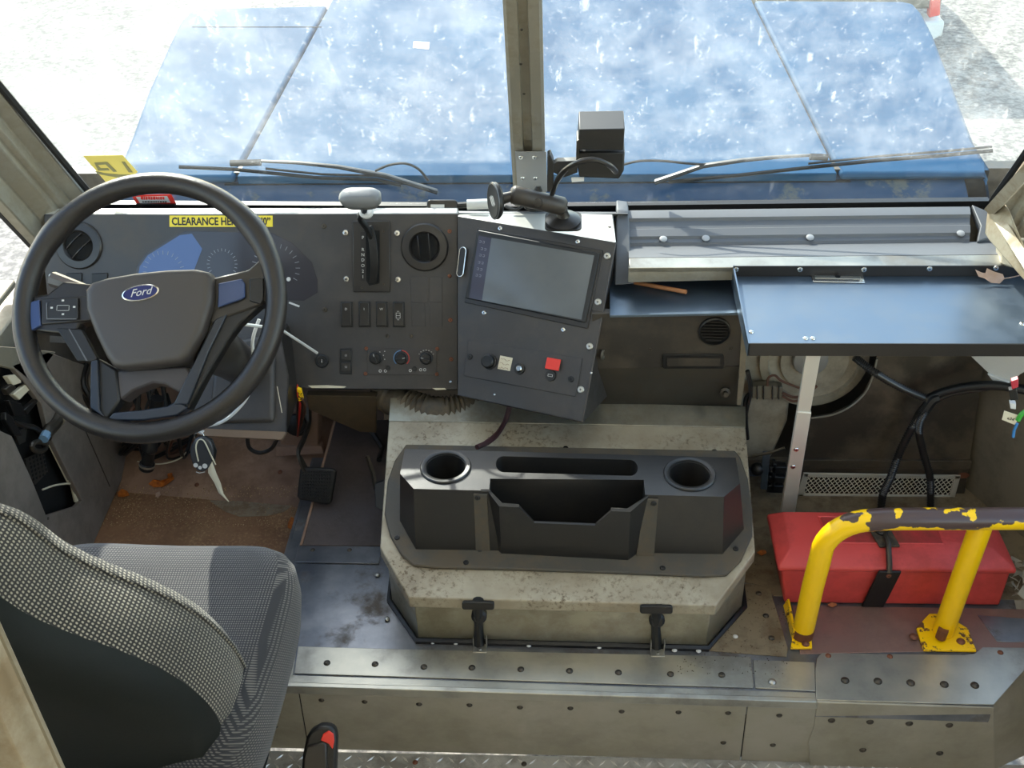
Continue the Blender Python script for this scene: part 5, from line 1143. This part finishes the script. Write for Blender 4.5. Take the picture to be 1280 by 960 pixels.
build('cream_strip', MB().prism(KB3.pts([(60, 556), (69, 555), (91, 604), (85, 606)], .006), V((-.006, 0, 0))), CREAM, fb_)
build('cream_rod', MB().tube([KB3.at(88, 604, .004), KB3.at(95, 626, .0)], .006, 8), CREAM, fb_)
build('cord', MB().tube(spline(KB3.pts([(50, 612), (64, 607), (76, 605), (88, 604)], .006), 5), .0022, 6), CREAM, fb_)
build('plate', MB().prism(KB3.pts([(72, 548), (80, 546), (97, 594), (92, 602)], .002), V((-.002, 0, 0))), WALLL, fb_)
build('hose', MB().tube(spline(KB3.pts([(65, 517), (58, 530), (50, 538), (46, 546)], .02), 6), .014, 10), DSCREW, fb_)
build('hose_tip', MB().tube(KB3.pts([(71, 513), (61, 525)], .022), .014, 10), mat('old_hose_end', '8f8672', .6), fb_)
build('blue_tip', MB().tube(KB3.pts([(46, 542), (42, 549)], .022), .011, 10), mat('blue_cap', '6d8fae', .5), fb_)
build('ring_fitting', MB().tube([KB3.at(42+9*cos(t), 558+6*sin(t), .012) for t in [2*pi*k/18 for k in range(18)]], .006, 8, closed=True), DSCREW, fb_)
for L, mt in (([(2, 470), (12, 468), (22, 478), (10, 482)], CREAM), ([(10, 493), (26, 480), (36, 482), (18, 500)], CREAM), ([(0, 486), (8, 480), (14, 484), (4, 494)], DSCREW), ([(24, 512), (40, 498), (42, 501), (28, 518)], PLAS2), ([(4, 500), (20, 504), (26, 520), (12, 520)], BLK), ([(0, 515), (8, 520), (22, 545), (12, 545), (0, 525)], BLK), ([(14, 476), (40, 474), (42, 480), (22, 480)], PLAS2)):
    slab('fitting', KB3, L, .012, mt, fb_, off=.012, bevel=.002)
build('lead', MB().tube(spline(KB3.pts([(12, 528), (26, 532), (38, 534), (46, 540)], .008), 5), .006, 7), PLAS2, fb_)
screws([(60, 648)], KP, .004, 'dark', fb_)
build('seam', MB().tube(KP.pts([(106, 537), (137, 608)], .0005), .0016, 5), DSCREW, wl)

# ================================================================ DRIVER SEAT
seat = thing('driver_seat', 'driver seat in grey woven fabric with sunlit shoulder and black back shell', 'seat', V((-.67, 1.2, ZP)))
# cushion: rounded slab
rings = []; zc = .66
def sq(c_, e_): return (abs(c_)**e_)*(1 if c_ >= 0 else -1)
def cush(sc, z, n=64, dy=0):
    out = []
    for k in range(n):
        t = 2*pi*k/n; x = -.688+.225*sc*sq(cos(t), .45)*(1-.10*max(0, -sin(t))); y = 1.215+dy+.262*sc*sq(sin(t), .40)
        out.append(V((x, y, z+(.018*((x+.67)/.235)**2 if z > .6 else 0)-(.03*max(0, (y-1.36)/.1)**2 if z > .6 else 0))))
    return out
for sc, z in ((.80, .50), (.93, .50), (1.0, .53), (1.03, .58), (1.02, .625), (.98, .652), (.92, .668), (.82, .672), (.6, .668), (.3, .664), (.05, .663)): rings.append(cush(sc, z))
build('cushion', MB().loft(rings), FAB1, seat, sharp=80)
0 and build('cushion_piping', MB().tube([p+V((0, 0, .0)) for p in cush(1.0, .645)], .004, 6, closed=True), SHELL, seat)
build('seat_pan', MB().wbox(-.87, -.49, .98, 1.43, .44, .51), SHELL, seat, bevel=.01)
build('pedestal', MB().wbox(-.80, -.60, 1.06, 1.38, ZP+.002, .45), SHELL, seat, bevel=.02)
# backrest: ring of outlines running from front face to back shell
_h1 = [(-.76, .44), (-.60, .44), (-.53, .46), (-.500, .56), (-.488, .71), (-.497, .79), (-.522, .86), (-.565, .92), (-.61, .965), (-.652, 1.02), (-.685, 1.10), (-.76, 1.15)]
_sp = [(p.x, p.y) for p in spline([V((a, b, 0)) for a, b in _h1], 5)]
OUTL = _sp+[(-1.52-a, b) for a, b in _sp[-2:0:-1]]
def outline(sc, lean, dy, n=1, grow=0):
    """rounded-top outline in the x-z plane, leaned back"""
    out = []
    for k in range(n):
        t = 2*pi*k/n; c_, s_ = cos(t), sin(t)
        pass
    for x, z in OUTL:
        x = -.76+(x+.76)*sc; z = .86+(z-.86)*sc; out.append(V((x, 1.17-(z-.6)*lean+dy, z)))
    return out
ln = .30
R_ = [outline(.05, ln, .035), outline(.5, ln, .040), outline(.80, ln, .038), outline(.93, ln, .028), outline(.985, ln, .008), outline(1.0, ln, -.02), outline(1.0, ln, -.05), outline(.99, ln, -.08), outline(.955, ln, -.105)]
build('backrest', MB().loft(R_, True, False), FAB2, seat, sharp=80)
build('back_seam', MB().tube(outline(.99, ln, .004), .0035, 6, closed=True), FAB2, seat)
R_ = [outline(.955, ln, -.095), outline(.96, ln, -.12), outline(.90, ln, -.155), outline(.7, ln, -.175), outline(.4, ln, -.18), outline(.05, ln, -.18)]
build('back_shell', MB().loft(R_, False, True), SHELL, seat, sharp=60)
# belt buckle
bu = thing('belt_buckle', 'black seat belt buckle with red release button', 'belt buckle', Y(402, 960, 1.15))
BU = Pl(Y(402, 935, 1.16), V((.1, -1, .75)))
L = [(383, 922), (388, 914), (400, 908), (412, 908), (419, 913), (421, 925), (419, 985), (376, 985), (378, 945)]
slab('body', BU, L, .03, BLK, bu, off=0, bevel=.005)
slab('cover', BU, [(384, 932), (404, 926), (409, 929), (410, 985), (378, 985), (380, 945)], .01, PLAS2, bu, off=.006, bevel=.003)
slab('release_button', BU, [(401, 925), (404, 917), (411, 913), (417, 917), (418, 926), (416, 936), (411, 929)], .006, REDB, bu, off=.004, bevel=.0015)
# grab post near the camera at lower left
gp = st('partition_post', MB().prism([Y(-30, 745, .62), Y(8, 808, .62), Y(84, 975, .60), Y(96, 1010, .60), Y(20, 1010, .60), Y(-40, 900, .62)], V((-.01, -.03, 0))), PAINT, bevel=.002)
build('post_edge', MB().tube([Y(-8, 770, .61), Y(10, 810, .61), Y(84, 975, .59), Y(100, 1010, .59)], .0028, 6), GREYP, gp); build('post_edge', MB().tube([Y(-30, 860, .60), Y(20, 975, .58), Y(34, 1010, .58)], .0028, 6), GREYP, gp)

# ================================================================ OUTSIDE
gz = -.80
st('ground', MB().prism([V((-60, -20, gz)), V((60, -20, gz)), V((60, 90, gz)), V((-60, 90, gz))], V((0, 0, -.1))), ASPH)
rg = random.Random(5)
# hood: centre and two side panels with tapering seams
def hz(y): return .90+(y-2.45)*.085
def HP_(px_, py_):
    r = ray(px_, py_); n = V((0, -.085, 1)).normalized(); p = V((0, 2.45, .90)); return CAM+r*((p-CAM).dot(n)/r.dot(n))
hd = thing('hood', 'blue truck hood with two tapering seams outside the windshield', 'hood', V((-.05, 2.5, .5)))
y_r = 2.44
def rear(x): return V((x, y_r, hz(y_r)))
lr, rr2 = HP_(148, 210), HP_(1243, 246)
lc0, lc1 = HP_(300, 210), HP_(412, 4); rc0, rc1 = HP_(1056, 232), HP_(943, 4)
def ext(a, b, y): t = (y-a.y)/(b.y-a.y); return a+(b-a)*t
yE = HP_(300, 8).y; yC = yE+.35
lcr, lce, rcr, rce = ext(lc0, lc1, y_r), ext(lc0, lc1, yE), ext(rc0, rc1, y_r), ext(rc0, rc1, yE)
lcc, rcc = ext(lc0, lc1, yC), ext(rc0, rc1, yC)
g_ = V((.004, 0, 0)); th = V((0, 0, -.02))
Ls = [ext(lr, HP_(185, 115), y_r), HP_(165, 170), HP_(186, 112), HP_(214, 50), HP_(226, 26), HP_(236, 15), HP_(252, 10), HP_(300, 9), lce-g_, lcr-g_]
def crown(P, edge): return [p+V((0, 0, -.012 if i in edge else 0)) for i, p in enumerate(P)]
dd = V((0, 0, -.6))
side_l = build('left_panel', MB().prism(Ls, th), HOODM, hd, bevel=.014, seg=3)
build('centre_panel', MB().prism([lcr+g_, lce+g_, lcc+g_, rcc-g_, rce-g_, rcr-g_], th), HOODM, hd, bevel=.002)
Rs = [rcr+g_, rce+g_, HP_(1090, 1), HP_(1128, 1), HP_(1142, 4), HP_(1152, 15), HP_(1166, 42), HP_(1190, 104), HP_(1214, 168), HP_(1236, 225), ext(HP_(1214, 168), HP_(1236, 225), y_r)]
build('right_panel', MB().prism(Rs, th), HOODM, hd, bevel=.014, seg=3)
def skirt(P, out):
    rings = [[p+V((0, 0, -.012)) for p in P], [p+V((out[i][0]*.03, out[i][1]*.03, -.10)) for i, p in enumerate(P)], [p+V((out[i][0]*.05, out[i][1]*.05, -.75)) for i, p in enumerate(P)]]
    return MB().loft(rings, False, False, closed=False)
Pl_ = Ls[:9]; build('left_flank', skirt(Pl_, [(-1, 0)]*4+[(-.7, .7)]+[(0, 1)]*4), HOODM, hd, sharp=80)
Pr_ = Rs[1:]; build('right_flank', skirt(Pr_, [(0, 1)]*4+[(.7, .7)]+[(1, 0)]*5), HOODM, hd, sharp=80)
build('centre_nose', skirt([lce+g_, lcc+g_, rcc-g_, rce-g_], [(-1, 0), (0, 1), (0, 1), (1, 0)]), HOODM, hd)
build('seam_backing', MB().prism([lcr+V((-.03, 0, -.02)), lce+V((-.03, 0, -.02)), rce+V((.03, 0, -.02)), rcr+V((.03, 0, -.02))], V((0, 0, -.01))), DARK, hd)
a, b = HP_(240, 34), HP_(402, 34); build('cross_seam', MB().tube([a, b], .0016, 5), DARK, hd)
slab('white_sticker', Pl(HP_(526, 57), V((0, -.085, 1))), [(517, 52), (537, 53), (536, 62), (516, 60)], .001, WHT, hd, off=.001)
# cowl between hood and windshield
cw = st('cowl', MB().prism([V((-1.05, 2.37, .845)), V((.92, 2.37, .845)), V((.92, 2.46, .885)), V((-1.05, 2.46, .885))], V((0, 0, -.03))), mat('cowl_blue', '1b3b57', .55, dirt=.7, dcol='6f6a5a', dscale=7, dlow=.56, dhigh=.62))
# wipers
def wiper(label, arm, blade, pivot, hose_):
    t = thing('wiper', label, 'wiper', WS.at(*pivot, -.02), 'windshield wipers')
    build("arm", MB().tube([WS.at(a, b, -.03) for a, b in arm], lambda q: .010-.005*q, 8, flat=.6), BLK, t)
    build('blade', MB().tube([WS.at(a, b, -.02) for a, b in blade], .0045, 6), BLK, t)
    build('blade_frame', MB().tube([WS.at(a, b-1.5, -.028) for a, b in blade[len(blade)//2-1:]], .003, 6), PLAS2, t)
    build('blade_clip', MB().tube([WS.at(a, b, -.026) for a, b in arm[-1:]+[(arm[-1][0]+(22 if arm[0][0] < arm[-1][0] else -38), arm[-1][1]+1)]], .008, 6), BLK, t)
    build('washer_hose', MB().tube(spline([WS.at(a, b, -.03) for a, b in hose_], 6), .003, 6), BLK, t)
wiper('long black wiper resting at the foot of the left windshield pane', [(545, 252), (480, 232), (420, 221), (370, 216), (324, 214)], [(222, 217), (290, 220), (330, 224), (400, 231), (470, 233), (500, 240)], (545, 252), [(468, 226), (485, 219), (505, 217), (522, 224), (534, 238)])
wiper('long black wiper sweeping up to the right across the right windshield pane', [(820, 240), (880, 220), (930, 213), (975, 209), (1014, 207)], [(836, 236), (920, 228), (1012, 218), (1100, 209), (1180, 203), (1243, 197)], (830, 240), [(778, 219), (800, 214), (830, 214), (860, 217), (890, 219)])
# stickers on the left pane (seen from behind)
WSI = Pl(WS.p+WS.n*.004, WS.n)
ys = slab('yellow_sticker', WSI, [(104, 195), (153, 194), (172, 215), (160, 226), (136, 232)], .0008, mat('sticker_yellow', 'fbe57a', .6), None, off=0)
tag(ys, 'yellow windshield sticker with mirrored letters in the lower left corner', 'sticker')
mb = MB()
for L in ([(118, 203), (134, 202), (146, 214), (142, 214.5), (132, 205), (122, 206), (126, 210), (135, 210), (137, 212.5), (123, 213)], [(152, 201.5), (156, 202), (166, 215), (161, 215)], [(118, 213), (130, 216), (150, 218), (172, 218), (174, 221), (150, 222), (122, 217)]):
    mb.prism(WSI.pts(L, .0012), -WSI.n*.0006)
build('lettering', mb, mat('sticker_grey', '9a9468', .7), ys)
rs = slab('red_sticker', WSI, [(164, 244), (214, 243), (221, 256), (172, 257)], .0008, REDB, None, off=0); tag(rs, 'small red and white warning sticker at the windshield foot above the wheel', 'sticker')
slab('white_field', WSI, [(170, 246), (209, 245), (213, 253), (175, 254)], .0006, WHT, rs, off=.0006)
rg = random.Random(2)
for yy, hh, mt, x0, x1 in ((247.4, 1.9, REDB, 176, 206), (251.9, .8, BLK, 178, 209)):
    mb = MB(); xx = x0
    while xx < x1:
        ww = rg.uniform(1.6, 3); mb.prism(WSI.pts([(xx, yy-hh), (xx+ww, yy-hh*rg.uniform(.6, 1)), (xx+ww, yy+hh), (xx, yy+hh*rg.uniform(.5, 1))], .0012), -WSI.n*.0006); xx += ww+.7
    build('printed_line', mb, mt, rs)
# parked vehicle corner beyond the hood
pc = thing('parked_car', 'dark parked car with red tail light beyond the right hood corner', 'car', V((1.9, 9, gz)))
yb2 = 8.0; BPc = Pl(V((0, yb2, 0)), V((0, -1, 0)))
c0 = Y(1165, 26, yb2); xr2 = c0.x; 
def carsec(y, inset, hgt):
    w_ = .85-inset; x0, x1 = xr2-1.70+inset, xr2+.06-inset
    return [V((x0, y, gz+.35)), V((x0-.02, y, gz+.6)), V((x0+.03, y, c0.z+.22)), V((x0+.18, y, c0.z+hgt)), V((x1-.18, y, c0.z+hgt)), V((x1-.03, y, c0.z+.22)), V((x1+.02, y, gz+.6)), V((x1, y, gz+.35))]
build('body', MB().loft([carsec(yb2, .02, .45), carsec(yb2+.25, 0, .7), carsec(yb2+2.4, 0, .72), carsec(yb2+3.0, 0, .35), carsec(yb2+4.2, .06, .25)]), mat('car_paint', '4d5248', .35, .3), pc, bevel=.03)
slab('tail_light', BPc, [(1165, -30), (1175, -30), (1174, 18), (1160, 21)], .08, REDB, pc, off=.03, bevel=.01)
build('bumper', MB().prism([Y(1070, 33, yb2-.08), Y(1158, 28, yb2-.08), Y(1182, 27, yb2-.06), Y(1178, 47, yb2-.06), Y(1166, 48, yb2-.08), Y(1070, 50, yb2-.08)], V((0, .2, 0))), WHT, pc, bevel=.02)
for x_ in (xr2-1.45, xr2-.2):
    for y_ in (yb2+.8, yb2+3.4): build('wheel', MB().lathe(frame(V((x_-.1, y_, gz+.31)), V((1, 0, 0))), [(.2, 0), (.31, .02), (.31, .2), (.2, .22)], 24), BLK, pc)
